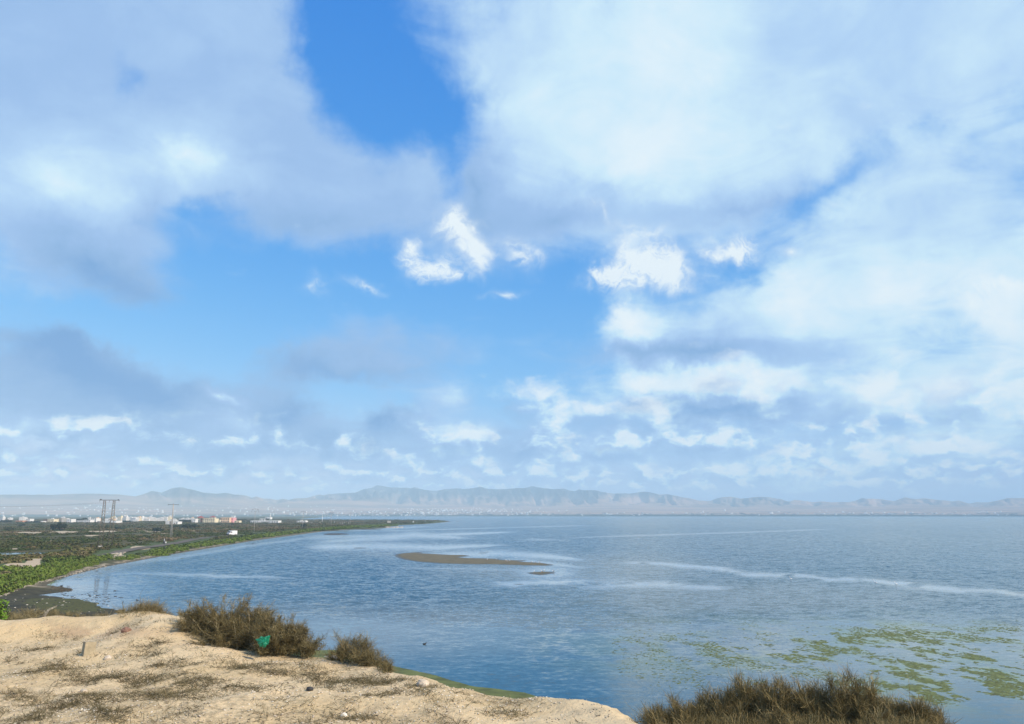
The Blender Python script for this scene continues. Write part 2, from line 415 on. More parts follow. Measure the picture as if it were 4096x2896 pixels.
class MB:
    """collects boxes, bars, tubes and lathes into one mesh"""
    def __init__(self): self.v = []; self.f = []; self.sm = []
    def add(self, vs, fs, smooth=False):
        b = len(self.v); self.v += [tuple(v) for v in vs]
        self.f += [tuple(i + b for i in f) for f in fs]; self.sm += [smooth] * len(fs)
        return self
    def box(self, c, s, rz=0.0, taper=1.0):
        x, y, z = s[0] / 2, s[1] / 2, s[2] / 2
        vs = []
        for zz, k in ((-z, 1), (z, taper)):
            for xx, yy in ((-x, -y), (x, -y), (x, y), (-x, y)):
                a = xx * k; b = yy * k
                vs.append((c[0] + a * math.cos(rz) - b * math.sin(rz), c[1] + a * math.sin(rz) + b * math.cos(rz), c[2] + zz))
        return self.add(vs, [(3, 2, 1, 0), (4, 5, 6, 7), (0, 1, 5, 4), (1, 2, 6, 5), (2, 3, 7, 6), (3, 0, 4, 7)])
    def tube(self, pts, rad, n=6, smooth=True):
        pts = [Vector(p) for p in pts]
        rs = rad if hasattr(rad, '__len__') else [rad] * len(pts)
        vs = []; fs = []
        for i, p in enumerate(pts):
            t = (pts[min(i + 1, len(pts) - 1)] - pts[max(i - 1, 0)]).normalized()
            u = t.cross(Vector((0, 0, 1)) if abs(t.z) < 0.9 else Vector((1, 0, 0))).normalized(); w = t.cross(u)
            for k in range(n):
                a = 2 * math.pi * k / n
                vs.append(p + (u * math.cos(a) + w * math.sin(a)) * rs[i])
        for i in range(len(pts) - 1):
            for k in range(n):
                fs.append((i * n + k, i * n + (k + 1) % n, (i + 1) * n + (k + 1) % n, (i + 1) * n + k))
        fs.append(tuple(range(n))[::-1]); fs.append(tuple((len(pts) - 1) * n + k for k in range(n)))
        return self.add(vs, fs, smooth)
    def bar(self, a, b, w):
        return self.tube([a, b], w, 4, False)
    def poly(self, pts, extr):
        n = len(pts); e = Vector(extr)
        vs = [Vector(p) for p in pts] + [Vector(p) + e for p in pts]
        fs = [tuple(range(n))[::-1], tuple(range(n, 2 * n))] + [(i, (i + 1) % n, n + (i + 1) % n, n + i) for i in range(n)]
        return self.add(vs, fs)
    def ball(self, c, r, nu=10, nv=7):
        r = r if hasattr(r, '__len__') else (r, r, r)
        vs = [(c[0], c[1], c[2] - r[2])]; fs = []
        for i in range(1, nv):
            ph = -math.pi / 2 + math.pi * i / nv
            for k in range(nu):
                a = 2 * math.pi * k / nu
                vs.append((c[0] + r[0] * math.cos(ph) * math.cos(a), c[1] + r[1] * math.cos(ph) * math.sin(a), c[2] + r[2] * math.sin(ph)))
        vs.append((c[0], c[1], c[2] + r[2])); T = len(vs) - 1
        for k in range(nu):
            fs.append((0, 1 + (k + 1) % nu, 1 + k)); fs.append((T, 1 + (nv - 2) * nu + k, 1 + (nv - 2) * nu + (k + 1) % nu))
        for i in range(nv - 2):
            for k in range(nu):
                fs.append((1 + i * nu + k, 1 + i * nu + (k + 1) % nu, 1 + (i + 1) * nu + (k + 1) % nu, 1 + (i + 1) * nu + k))
        return self.add(vs, fs, True)
    def mesh(self, name):
        me = bpy.data.meshes.new(name); me.from_pydata([tuple(v) for v in self.v], [], self.f)
        me.polygons.foreach_set('use_smooth', self.sm); me.update()
        return me
    def build(self, name, material, parent=None):
        return link(name, self.mesh(name), material, parent)

# ------------------------------------------------------------------ materials
def ground_mat():
    m, g = mat('scrub_land')
    tc = g.n('ShaderNodeTexCoord').outputs['Object']
    n1 = g.noise(tc, 0.035, 6, 0.65); n2 = g.noise(tc, 0.35, 5, 0.65); n3 = g.noise(tc, 3.0, 4, 0.7)
    c = g.mix(g.step(n2, .35, .65), (.044, .050, .012), (.095, .074, .034))
    c = g.mix(g.step(n1, .42, .62), c, (.066, .066, .026))
    c = g.mix(g.math('MULTIPLY', g.attr('green'), .7), c, (.06, .095, .025))
    sandc = g.mix(g.step(n3, .3, .7), (.34, .27, .18), (.47, .39, .27))
    c = g.mix(g.step(g.math('ADD', g.attr('sand'), g.math('MULTIPLY', g.math('SUBTRACT', n2, .5), .9)), .4, .6), c, sandc)
    mpm = g.n('ShaderNodeMapping'); mpm.inputs['Scale'].default_value = (.5, 1.6, 1); g.put(mpm.inputs[0], tc); n4 = g.noise(mpm.outputs[0], 1.0, 6, .7)
    mud = g.mix(g.step(n4, .36, .62), (.016, .016, .009), (.072, .063, .032))
    c = g.mix(g.attr('mud'), c, mud)
    alg = g.mix(g.step(n3, .3, .7), (.042, .044, .012), (.095, .092, .026))
    c = g.mix(g.step(g.math('ADD', g.attr('algae'), g.math('MULTIPLY', g.math('SUBTRACT', n2, .5), 1.3)), .4, .75), c, alg)
    g.put(g.b.inputs['Base Color'], c)
    g.b.inputs['Roughness'].default_value = .9; g.b.inputs['Specular IOR Level'].default_value = .2
    bn = g.n('ShaderNodeBump'); bn.inputs['Distance'].default_value = .15; g.put(bn.inputs['Height'], n2); g.put(g.b.inputs['Normal'], bn.outputs[0])
    return m

def sand_mat():
    m, g = mat('sandy_soil')
    tc = g.n('ShaderNodeTexCoord').outputs['Object']
    n1 = g.noise(tc, .35, 5, .6); n2 = g.noise(tc, 2.6, 6, .68); n3 = g.noise(tc, 28, 4, .7); n4 = g.noise(tc, 9, 5, .7)
    c = g.mix(g.step(n1, .35, .65), (.57, .432, .238), (.67, .522, .312))
    c = g.mix(g.math('MULTIPLY', g.step(n2, .47, .68), .55), c, (.37, .285, .175))
    c = g.mix(g.math('MULTIPLY', g.step(n4, .60, .70), .75), c, (.19, .145, .085))
    c = g.mix(g.math('MULTIPLY', g.step(n3, .60, .68), .8), c, (.76, .66, .47))
    c = g.mix(g.math('MULTIPLY', g.step(n3, .40, .33), .5), c, (.26, .19, .10))
    c = g.mix(g.math('MULTIPLY', g.attr('red'), .5), c, (.33, .20, .125))
    c = g.mix(g.math('MULTIPLY', g.attr('litter'), g.math('MULTIPLY', g.step(n4, .42, .6), .55)), c, (.17, .135, .08))
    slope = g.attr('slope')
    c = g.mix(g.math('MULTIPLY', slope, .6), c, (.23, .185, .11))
    g.put(g.b.inputs['Base Color'], c)
    g.b.inputs['Roughness'].default_value = .95; g.b.inputs['Specular IOR Level'].default_value = .15
    b1 = g.n('ShaderNodeBump'); b1.inputs['Distance'].default_value = .06; g.put(b1.inputs['Height'], n2)
    b2 = g.n('ShaderNodeBump'); b2.inputs['Distance'].default_value = .02; g.put(b2.inputs['Height'], g.math('ADD', n4, g.math('MULTIPLY', n3, .5)))
    g.put(b2.inputs['Normal'], b1.outputs[0]); g.put(g.b.inputs['Normal'], b2.outputs[0])
    return m

def water_mat():
    m, g = mat('lagoon_water')
    tc = g.n('ShaderNodeTexCoord').outputs['Object']
    calm = g.attr('calm'); shal_sheen = g.attr('shallow')
    mp = g.n('ShaderNodeMapping'); mp.inputs['Rotation'].default_value = (0, 0, R(8)); mp.inputs['Scale'].default_value = (.55, 1.0, 1)
    g.put(mp.inputs[0], tc); p = mp.outputs[0]
    half = (.5, .5, .5)
    a = g.vec('SUBTRACT', g.noise(p, 2.3, 2, .5, out='Color'), half)
    b = g.vec('SUBTRACT', g.noise(p, 6.5, 2, .5, out='Color'), half)
    c = g.vec('SUBTRACT', g.noise(p, .7, 2, .5, out='Color'), half)
    w = g.vec('MULTIPLY_ADD', a, (.50, .84, 0), (0, -.10, 0))
    w = g.vec('MULTIPLY_ADD', b, (.40, .64, 0), w)
    w = g.vec('MULTIPLY_ADD', c, (.30, .52, 0), w)
    gust = g.math('ADD', .62, g.math('MULTIPLY', g.noise(p, .035, 4, .6), .76))
    amp = g.math('MULTIPLY', gust, g.math('ADD', g.math('MULTIPLY', g.math('SUBTRACT', 1.0, calm), .97), .03))
    sc = g.vec('SCALE', w); g.put(sc.node.inputs['Scale'], amp)
    nv = g.vec('NORMALIZE', g.vec('ADD', sc, (0, 0, 1)))   # slopes, lee faces toward the shore
    g.put(g.b.inputs['Normal'], nv)
    col = g.mix(shal_sheen, (.016, .070, .108), (.165, .195, .185))  # silty shallows, plus painted sky reflection in slicks and near water
    col = g.mix(g.attr('weed'), col, (.110, .155, .048))
    col = g.mix(g.math('MULTIPLY', g.attr('slick_sheen'), .8), col, (.30, .34, .345))  # mirrored horizon sky put into the base colour of the slicks
    g.put(g.b.inputs['Base Color'], col)
    g.b.inputs['IOR'].default_value = 1.333
    g.b.inputs['Specular IOR Level'].default_value = .5
    g.put(g.b.inputs['Roughness'], g.math('ADD', .03, g.math('MULTIPLY', g.math('SUBTRACT', 1.0, calm), .05)))
    return m

def tinted(name, stops, attr='tint', rough=.85, trans=0.0, scale=6.0):
    """vegetation: the hue of each plant comes from its tint attribute"""
    m, g = mat(name)
    c = g.ramp(g.attr(attr), stops)
    tc = g.n('ShaderNodeTexCoord').outputs['Object']
    n = g.noise(tc, scale, 3, .6)
    c = g.mix(g.step(n, .3, .7), g.mix(.28, c, (0, 0, 0)), c)
    g.put(g.b.inputs['Base Color'], c)
    g.b.inputs['Roughness'].default_value = rough; g.b.inputs['Specular IOR Level'].default_value = .2
    return m

M = {}
M['land'] = ground_mat(); M['sand'] = sand_mat(); M['water'] = water_mat()
def bar_mat():
    m, g = mat('wet_mud_sand')
    geo = g.n('ShaderNodeNewGeometry').outputs['Position']; sx = g.n('ShaderNodeSeparateXYZ'); g.put(sx.inputs[0], geo)
    n = g.noise(geo, .45, 6, .65); wet = g.step(g.math('ADD', sx.outputs[2], g.math('MULTIPLY', g.math('SUBTRACT', n, .5), .05)), .055, .005)
    c = g.mix(g.step(n, .35, .65), (.105, .088, .046), (.150, .124, .066))
    g.put(g.b.inputs['Base Color'], g.mix(wet, c, (.050, .044, .026)))
    g.put(g.b.inputs['Roughness'], g.math('SUBTRACT', .8, g.math('MULTIPLY', wet, .45))); g.b.inputs['Specular IOR Level'].default_value = .3
    return m
M['bar'] = bar_mat()
M['white'] = plain('white_render', (.80, .79, .75), .85, .06, .5)
M['limewash'] = plain('weathered_limewash', (.64, .63, .60), .9, .12, .3)
M['cream'] = plain('cream_render', (.80, .70, .48), .85, .06, .5)
M['peach'] = plain('peach_render', (.80, .58, .38), .85, .06, .5)
M['pink'] = plain('pink_render', (.75, .36, .38), .85, .06, .5)
M['brown'] = plain('bare_brick', (.24, .14, .10), .9, .15, .8)
M['grey'] = plain('bare_concrete', (.36, .34, .31), .9, .12, .8)
M['tile'] = plain('red_roof_tile', (.30, .055, .045), .8, .2, 1.5)
M['glass'] = plain('dark_window', (.03, .035, .04), .2, .1, 1.0, .5)
M['orange'] = plain('orange_render', (.65, .30, .17), .85, .1, .6)
M['steel'] = plain('weathered_steel', (.16, .14, .11), .6, .2, 2.0, .4, metal=.2)
M['dark_steel'] = plain('dark_steel', (.045, .05, .06), .6, .2, 2.0, .4)
M['concrete'] = plain('pole_concrete', (.42, .40, .36), .9, .12, 1.0)
M['wire'] = plain('wire', (.06, .06, .07), .5, .1, 5.0, .4)
M['leaf'] = tinted('scrub_leaves', [(0, (.034, .056, .009)), (.35, (.070, .086, .018)), (.62, (.098, .084, .030)), (1, (.190, .140, .070))])
M['green'] = tinted('green_shrub_leaves', [(0, (.090, .155, .018)), (.5, (.165, .225, .034)), (.75, (.16, .145, .05)), (1, (.22, .165, .10))])
M['dark_tree'] = tinted('dark_tree_leaves', [(0, (.014, .026, .018)), (1, (.036, .052, .028))])
M['lime'] = tinted('lime_leaves', [(0, (.10, .20, .02)), (1, (.16, .27, .04))])
M['twig'] = tinted('dry_twigs', [(0, (.085, .066, .027)), (.35, (.175, .143, .062)), (.7, (.29, .24, .12)), (1, (.52, .44, .28))], scale=3)
M['reed'] = tinted('dry_reddish_twigs', [(0, (.115, .090, .036)), (.45, (.260, .208, .088)), (.8, (.38, .305, .155)), (1, (.54, .44, .27))], scale=3)
M['grass'] = tinted('dry_ground_grass', [(0, (.105, .088, .044)), (.6, (.22, .185, .10)), (1, (.38, .31, .19))], scale=3)
M['algae'] = tinted('floating_weed', [(0, (.080, .082, .024)), (.6, (.125, .150, .040)), (1, (.185, .215, .070))], rough=.6, scale=2)
M['bark'] = plain('bark', (.10, .075, .05), .9, .2, 3)
M['shell'] = plain('shell_chips', (.74, .69, .58), .7, .12, 30)
M['pale_wood'] = plain('driftwood', (.42, .37, .29), .9, .2, 6)
M['stone'] = plain('pale_stone', (.55, .47, .36), .9, .18, 9, bump=.02)
M['dark_stone'] = plain('dark_rock', (.05, .048, .045), .8, .2, 6, bump=.03)
M['block'] = plain('old_concrete', (.37, .315, .21), .95, .16, 9, bump=.015)
M['paint'] = plain('white_van_paint', (.80, .80, .80), .35, .04, 2, .5)
M['rubber'] = plain('rubber', (.02, .02, .022), .8, .1, 5)
M['trim'] = plain('black_plastic', (.025, .026, .03), .5, .1, 5)
M['feather'] = plain('white_feathers', (.80, .80, .78), .8, .04, 8)
M['wing'] = plain('grey_wing', (.22, .23, .25), .8, .1, 8)
M['beak'] = plain('beak', (.45, .25, .06), .6, .1, 8)
M['track'] = plain('gravel_track', (.115, .10, .080), .95, .2, .6, .2)
M['skin'] = plain('skin', (.35, .20, .13), .7, .05, 5)

# ------------------------------------------------------------------ water
SHORE_PX = [(520, 2600), (470, 2520), (440, 2470), (428, 2440), (405, 2418), (330, 2398), (240, 2390), (130, 2381), (190, 2373), (255, 2365), (285, 2355), (245, 2347),
            (185, 2341), (212, 2325), (290, 2300), (350, 2285), (420, 2267), (520, 2249), (620, 2230), (700, 2215), (800, 2199), (900, 2182), (1000, 2165),
            (1100, 2151), (1200, 2138), (1290, 2126), (1400, 2118), (1520, 2114), (1572, 2109), (1555, 2105), (1600, 2101), (1700, 2096), (1760, 2091), (1800, 2086)]
LAND = [on(*p)[:2] for p in SHORE_PX]
LAND += [on(1790, 2083.2)[:2], on(1600, 2081)[:2], on(1300, 2080)[:2], on(1150, 2078)[:2], np.array([-620, 2500.]), np.array([-900, 3900.]), np.array([-4800, 3900.]), np.array([-3500, 800.]),
         np.array([-700, 60.]), np.array([-120, 20.]), np.array([-40, 10.])]
LAND = np.array(LAND)

def mpp(p):
    """metres per photograph pixel at a point"""
    return (p[1] * CP + (p[2] - EYE) * SP) / F

def blobpx(px, py, cx, cy, rx, ry, soft=.35):
    d = np.sqrt(((px - cx) / rx) ** 2 + ((py - cy) / ry) ** 2)
    return 1 - sstep(1 - soft, 1 + soft, d)

def band(px, py, pts, w, soft=1.0):
    """soft streak along a photograph polyline; w = half height in px (list per point)"""
    xs = [p[0] for p in pts]; ys = [p[1] for p in pts]
    yc = np.interp(px, xs, ys); hw = np.interp(px, xs, w)
    return np.exp(-((py - yc) / np.maximum(hw, .3)) ** 2 * soft) * sstep(xs[0] - 60, xs[0] + 60, px) * (1 - sstep(xs[-1] - 60, xs[-1] + 60, px))

def water_attrs(X, Y):
    px, py = to_px(X, Y, 0 * X)
    n = fbm(X * .03, Y * .012, 4, 5); n2 = fbm(px * .006, py * .03, 4, 9)
    wob = (n2 - .5) * 26
    py2 = py + wob * np.clip((py - 2080) / 200, .15, 1.2)
    calm = np.zeros_like(X)
    def mx(v): 
        nonlocal calm
        calm = np.maximum(calm, np.clip(v, 0, 1))
    # near, glassy water below the bank
    edge = np.interp(px, [0, 400, 900, 1300, 1700, 2100, 2500, 2900, 3400, 4096], [2330, 2400, 2452, 2462, 2478, 2505, 2505, 2480, 2470, 2512])
    mx(sstep(-28, 34, py2 - edge) * .97)
    # still corner by the mud
    mx(blobpx(px, py2, 330, 2365, 300, 75, .5) * .95)
    mx(band(px, py2, [(330, 2302), (700, 2300), (1150, 2318)], [10, 9, 3]) * .75)
    # lagoon side of the sandbar and the pale slicks behind it
    mx(band(px, py, [(1250, 2188), (1500, 2184), (1750, 2190), (2000, 2180)], [13, 17, 11, 4]) * .95)
    mx(band(px, py, [(1240, 2150), (1450, 2146), (1700, 2142), (2050, 2128)], [10, 7, 8, 3]) * .85)
    mx(band(px, py, [(1280, 2168), (1560, 2150), (1660, 2140), (1860, 2152)], [7, 13, 14, 4]) * .92)
    mx(band(px, py, [(1700, 2200), (1850, 2188), (2020, 2180)], [5, 5, 2]) * .9)
    mx(band(px, py, [(1720, 2224), (2000, 2214), (2200, 2226), (2330, 2240)], [15, 15, 12, 5]) * .97)
    mx(band(px, py, [(2050, 2238), (2220, 2258), (2330, 2270)], [9, 9, 4]) * .85)
    mx(band(px, py, [(1600, 2272), (1900, 2276), (2250, 2285)], [3, 4, 6]) * .45)
    mx(blobpx(px, py, 2190, 2292, 110, 26, .5) * .75)
    # long wind rows on the right
    mx(band(px, py2, [(2500, 2248), (2700, 2262), (3050, 2296), (3500, 2330), (4150, 2384)], [4, 9, 7, 8, 9]) * sstep(.30, .52, fbm(px * .012, py * .05, 4, 81) + .06))
    mx(band(px, py2, [(1980, 2332), (2250, 2326), (2500, 2336), (2900, 2352)], [10, 14, 16, 10]) * sstep(.26, .55, fbm(px * .010, py * .06, 4, 83) + .04))
    mx(band(px, py, [(2300, 2150), (2700, 2138), (3300, 2118)], [2, 3, 1.5]) * .6)
    mx(band(px, py, [(1500, 2125), (1900, 2114), (2350, 2102)], [2, 2, 1.5]) * .6)
    mx(band(px, py, [(2100, 2158), (2240, 2160)], [4, 3]) * .6)
    mx(band(px, py, [(1200, 2128), (1500, 2118), (1700, 2106)], [5, 5, 3]) * .6)
    mx(band(px, py2, [(300, 2262), (700, 2232), (1000, 2185), (1250, 2150)], [5, 7, 6, 4]) * .6)
    slick_sheen = np.clip(calm, 0, 1) * (1 - sstep(2385, 2440, py)) * (1 - blobpx(px, py, 330, 2365, 420, 110, .5))
    # weed calms the water on the right
    mx(blobpx(px, py2, 3700, 2620, 1100, 150, .4) * .9)
    calm = calm * (.86 + .28 * (n - .5) * 2)
    calm = np.clip(calm, 0, 1)
    shal_sheen = np.zeros_like(X)
    shal_sheen = np.maximum(shal_sheen, blobpx(px, py2, 2300, 2275, 520, 60, .6) * .55)
    shal_sheen = np.maximum(shal_sheen, blobpx(px, py2, 3000, 2390, 900, 70, .6) * .5)
    shal_sheen = np.maximum(shal_sheen, blobpx(px, py2, 3600, 2620, 1000, 150, .95) * .6)
    shal_sheen = np.maximum(shal_sheen, blobpx(px, py2, 1650, 2210, 300, 30, .6) * .4)
    shal_sheen = np.maximum(shal_sheen, blobpx(px, py, 3300, 2088, 1700, 24, .9) * .4)
    shal_sheen = np.maximum(shal_sheen, blobpx(px, py, 3700, 2130, 1300, 70, .9) * .22)
    shal_sheen = np.maximum(shal_sheen, blobpx(px, py2, 1500, 2520, 1100, 90, .95) * .75)  # reflected sky painted as a pale base colour on the near glassy water
    shal_sheen = np.maximum(shal_sheen, sstep(-9, 0, sdf(X, Y, LAND)) * .8)
    shal_sheen = np.clip(shal_sheen * (.6 + .8 * n), 0, 1)
    shal_sheen = np.maximum(shal_sheen, .85 * slick_sheen)                       # slicks paled to stand in for the mirrored low sky
    weed = np.maximum.reduce([blobpx(px, py, 3560, 2560, 520, 70, .95), blobpx(px, py, 3850, 2660, 500, 120, .95), blobpx(px, py, 3780, 2745, 420, 70, .95), blobpx(px, py, 3100, 2600, 700, 100, .95) * .65])
    weed = weed * sstep(.30, .66, fbm(X * .5, Y * .33, 4, 44))
    return calm, shal_sheen, weed, slick_sheen * sstep(2040, 2110, py) * (.45 + .75 * fbm(px * .03, py * .2, 3, 85))

rr = np.concatenate([np.geomspace(14, 40, 20)[:-1], np.geomspace(40, 700, 420)[:-1], np.geomspace(700, 5600, 90)])
aa = np.concatenate([np.radians(np.linspace(-80, -40, 20))[:-1], np.radians(np.linspace(-40, 40, 440)), np.radians(np.linspace(40, 80, 20))[1:]])
RR, AA = np.meshgrid(rr, aa, indexing='ij')
wx, wy = RR * np.sin(AA), RR * np.cos(AA)
calm, shal_sheen, weed, slick_sheen = water_attrs(wx.ravel(), wy.ravel())
me = arr_mesh('water', np.stack([wx.ravel(), wy.ravel(), np.zeros(wx.size)], -1), grid_faces(len(rr), len(aa))[:, ::-1], True, {'calm': calm, 'shallow': shal_sheen, 'weed': weed, 'slick_sheen': slick_sheen})
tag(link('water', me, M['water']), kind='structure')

# ------------------------------------------------------------------ left shore land
POND_C = on(30, 2216, 1.0)
def mudmask(X, Y):
    px, py = to_px(X, Y, 0 * X)
    m = sstep(2352, 2374, py + (vnoise(X * .12, Y * .12, 3) - .5) * 18) * (1 - sstep(560, 640, px))
    return m * (Y > 20)

def land_h(X, Y, sd=None):
    X = np.asarray(X, float); Y = np.asarray(Y, float)
    if sd is None: sd = sdf(X, Y, LAND)
    m = mudmask(X, Y)
    sd = sd + m * ((fbm(X * .22, Y * .16, 4, 23) - .5) * 5.5 + (fbm(X * .9, Y * .7, 3, 24) - .5) * 1.6)
    h = np.clip(sd * .045, -1.2, .28)
    rise = sstep(5, 20, sd) * .75 * (1 - m)
    hum = sstep(8, 30, sd) * (1 - m) * (fbm(X * .035, Y * .035, 3, 21) - .45) * 1.6
    hum = hum + sstep(6, 20, sd) * (1 - m) * (fbm(X * .2, Y * .2, 3, 31) - .5) * .5
    # the dunes beside the near bank
    px, py = to_px(X, Y, 0 * X + 1)
    dune = blobpx(px, py, 110, 2265, 190, 40, .8) * .9 * (1 - m) * sstep(4, 14, sd)
    pd = np.exp(-(((X - POND_C[0]) / 22) ** 2 + ((Y - POND_C[1]) / 10) ** 2))
    return h + (rise + hum) * (1 - .9 * pd) + dune + .02 * m

def at(px, py):
    """point on the land under a point of the photograph"""
    z = 1.0
    for _ in range(6):
        p = on(px, py, z)
        z = float(np.clip(land_h(p[0:1], p[1:2])[0], 0, 3))
    p = on(px, py, z); p[2] = z
    return p

rr = np.concatenate([np.geomspace(38, 600, 330)[:-1], np.geomspace(600, 4300, 110)])
aa = np.radians(np.linspace(-62, -2, 420))
RR, AA = np.meshgrid(rr, aa, indexing='ij')
lx, ly = (RR * np.sin(AA)).ravel(), (RR * np.cos(AA)).ravel()
lsd = sdf(lx, ly, LAND)
lz = land_h(lx, ly, lsd)
px, py = to_px(lx, ly, lz)
sandm = np.zeros_like(lx)
for (cx, cy, rx, ry) in [(70, 2263, 55, 11), (132, 2252, 30, 16), (150, 2238, 36, 6), (205, 2232, 20, 6), (115, 2132, 70, 5), (255, 2129, 60, 6), (420, 2127, 70, 5), (480, 2118, 40, 4), (560, 2125, 90, 4),
                         (30, 2150, 45, 4), (10, 2172, 50, 5), (300, 2185, 22, 4), (330, 2193, 26, 3), (640, 2132, 50, 3), (390, 2143, 60, 3), (160, 2162, 50, 3), (60, 2196, 25, 2.5), (560, 2192, 40, 8), (600, 2080.5, 100, 1.6), (760, 2123, 60, 2), (1260, 2085, 50, 1.6)]:
    sandm = np.maximum(sandm, blobpx(px, py, cx, cy, rx, ry, .5))
sandm = np.maximum(sandm, (1 - sstep(2.5, 6.5, lsd)) * (1 - mudmask(lx, ly)) * .5)
mud = mudmask(lx, ly) * .95
mud = np.maximum(mud, (1 - sstep(.6, 3.0, lsd)) * .8)
algae = blobpx(px, py, 300, 2420, 190, 32, .5) * .95 + blobpx(px, py, 120, 2402, 90, 10, .6) * .4
algae = np.maximum(algae, blobpx(px, py, 230, 2330, 200, 22, .7) * .35 * (lsd < 8))
green = sstep(4, 8, lsd) * (1 - sstep(16, 34, lsd)) * (1 - mud)
keep = lsd > -14
Fc = grid_faces(len(rr), len(aa))[:, ::-1]
Fc = Fc[keep[Fc].any(1)]
used = np.unique(Fc); remap = np.full(len(lx), -1); remap[used] = np.arange(len(used))
me = arr_mesh('ground', np.stack([lx, ly, lz], -1)[used], remap[Fc], True,
              {'sand': sandm[used], 'mud': mud[used], 'algae': algae[used], 'green': green[used]})
tag(link('ground', me, M['land']), kind='structure')

# inland pond
mb = []
n = 40
pv = [(POND_C[0], POND_C[1], 0)] + [(POND_C[0] + (18 + 2 * math.sin(3 * a)) * math.cos(a), POND_C[1] + (6.5 + math.sin(2 * a)) * math.sin(a), 0) for a in np.linspace(0, 2 * math.pi, n, endpoint=False)]
zp = float(np.max(land_h(np.array([p[0] for p in pv]), np.array([p[1] for p in pv])))) + .03
pv = [(p[0], p[1], zp) for p in pv]
me = bpy.data.meshes.new('pond'); me.from_pydata(pv, [], [(0, 1 + k, 1 + (k + 1) % n) for k in range(n)])
pm, pg = mat('pond_water'); pg.b.inputs['Base Color'].default_value = (.05, .08, .09, 1); pg.b.inputs['Roughness'].default_value = .08; pg.b.inputs['IOR'].default_value = 1.33
tag(link('pond', me, pm), kind='structure')

# dirt track across the land
tr = [(400, 2226), (480, 2207), (560, 2193), (640, 2182), (720, 2170), (790, 2157), (850, 2147), (900, 2141), (960, 2137)]
tw = np.array([at(*p) for p in tr])
tt = np.linspace(0, len(tr) - 1, 90)
cx_ = np.interp(tt, np.arange(len(tr)), tw[:, 0]); cy_ = np.interp(tt, np.arange(len(tr)), tw[:, 1])
for _ in range(6):
    cx_[1:-1] = (cx_[:-2] + cx_[2:] + 2 * cx_[1:-1]) / 4; cy_[1:-1] = (cy_[:-2] + cy_[2:] + 2 * cy_[1:-1]) / 4
tx, ty = np.gradient(cx_), np.gradient(cy_); L = np.hypot(tx, ty); nx, ny = -ty / L, tx / L
off = np.linspace(-1.8, 1.8, 7)
TX = cx_[:, None] + nx[:, None] * off; TY = cy_[:, None] + ny[:, None] * off
TZ = land_h(TX, TY); TZ = np.maximum(TZ, TZ.mean(1, keepdims=True)) + .10
me = arr_mesh('dirt_track', np.stack([TX, TY, TZ], -1).reshape(-1, 3), grid_faces(90, 7), True)
tag(link('dirt_track', me, M['track']), kind='structure')

# ------------------------------------------------------------------ sandbar and mud islets
def island(name, poly, step, hmax, material, slope=.03, label=None):
    P = np.array([on(*p)[:2] for p in poly])
    x0, y0 = P.min(0) - 2; x1, y1 = P.max(0) + 2
    xs = np.arange(x0, x1, step); ys = np.arange(y0, y1, step * 1.6)
    XX, YY = np.meshgrid(xs, ys); X, Y = XX.ravel(), YY.ravel()
    wob = (fbm(X * .5, Y * .3, 3, 4) - .5) * .5
    d = sdf(X, Y, P) + wob
    Z = np.where(d > 0, hmax * (1 - np.exp(-d * slope / hmax)), d * .08) + .012 * (fbm(X * 1.3, Y * 1.3, 3, 8) - .5) * sstep(0, 1, d)
    Fc = grid_faces(len(ys), len(xs)); k = (d[Fc] > -1.2).any(1); Fc = Fc[k]
    u = np.unique(Fc); rm = np.full(len(X), -1); rm[u] = np.arange(len(u))
    me = arr_mesh(name, np.stack([X, Y, Z], -1)[u], rm[Fc], True)
    o = link(name, me, material); tag(o, label, kind='structure')
    return o

BAR = [(1576, 2223), (1584, 2216), (1620, 2212), (1680, 2208), (1740, 2205), (1690, 2209), (1684, 2213), (1740, 2216), (1800, 2219), (1860, 2220), (1884, 2224), (1838, 2229), (1870, 2232), (1920, 2233),
       (1980, 2235), (2010, 2234), (1996, 2239), (2060, 2241), (2110, 2241), (2084, 2247), (2130, 2249), (2180, 2253), (2222, 2260), (2190, 2263), (2100, 2262), (1980, 2258), (1860, 2257), (1760, 2254), (1680, 2248), (1620, 2240), (1592, 2232)]
island('sandbar', BAR, .35, .22, M['bar'])
island('mud_islet', [(2103, 2291), (2150, 2287), (2200, 2286), (2226, 2291), (2190, 2298), (2160, 2301), (2125, 2297)], .2, .14, M['bar'])
M['algae_mud'] = plain('algae_covered_mud', (.10, .118, .035), .8, .35, .8, .2, detail=6)
island('weedy_shore', [(1150, 2600), (1350, 2600), (1500, 2640), (1580, 2664), (1700, 2692), (1800, 2718), (1880, 2742), (1960, 2752), (2100, 2768), (2200, 2800), (2250, 2900), (1700, 2950), (1200, 2800)], .3, .25, M['algae_mud'], .06)
for (cx, cy, rx, ry) in [(1345, 2136, 52, 3.0), (1330, 2139, 34, 1.2), (1460, 2117, 70, 1.6), (1440, 2192, 30, 1.3), (1937, 2209, 22, 1.0), (1930, 2215, 26, 1.0), (1010, 2176, 26, .8), (2030, 2254.5, 10, .8), (2075, 2337, 20, 1.6)]:
    island('mud_spit', [(cx + rx * math.cos(a) * (1 + .15 * math.sin(3 * a)), cy + ry * math.sin(a)) for a in np.linspace(0, 2 * math.pi, 14, endpoint=False)], max(.25, rx * .02), .1, M['dark_stone'] if cy < 2200 else M['bar'])

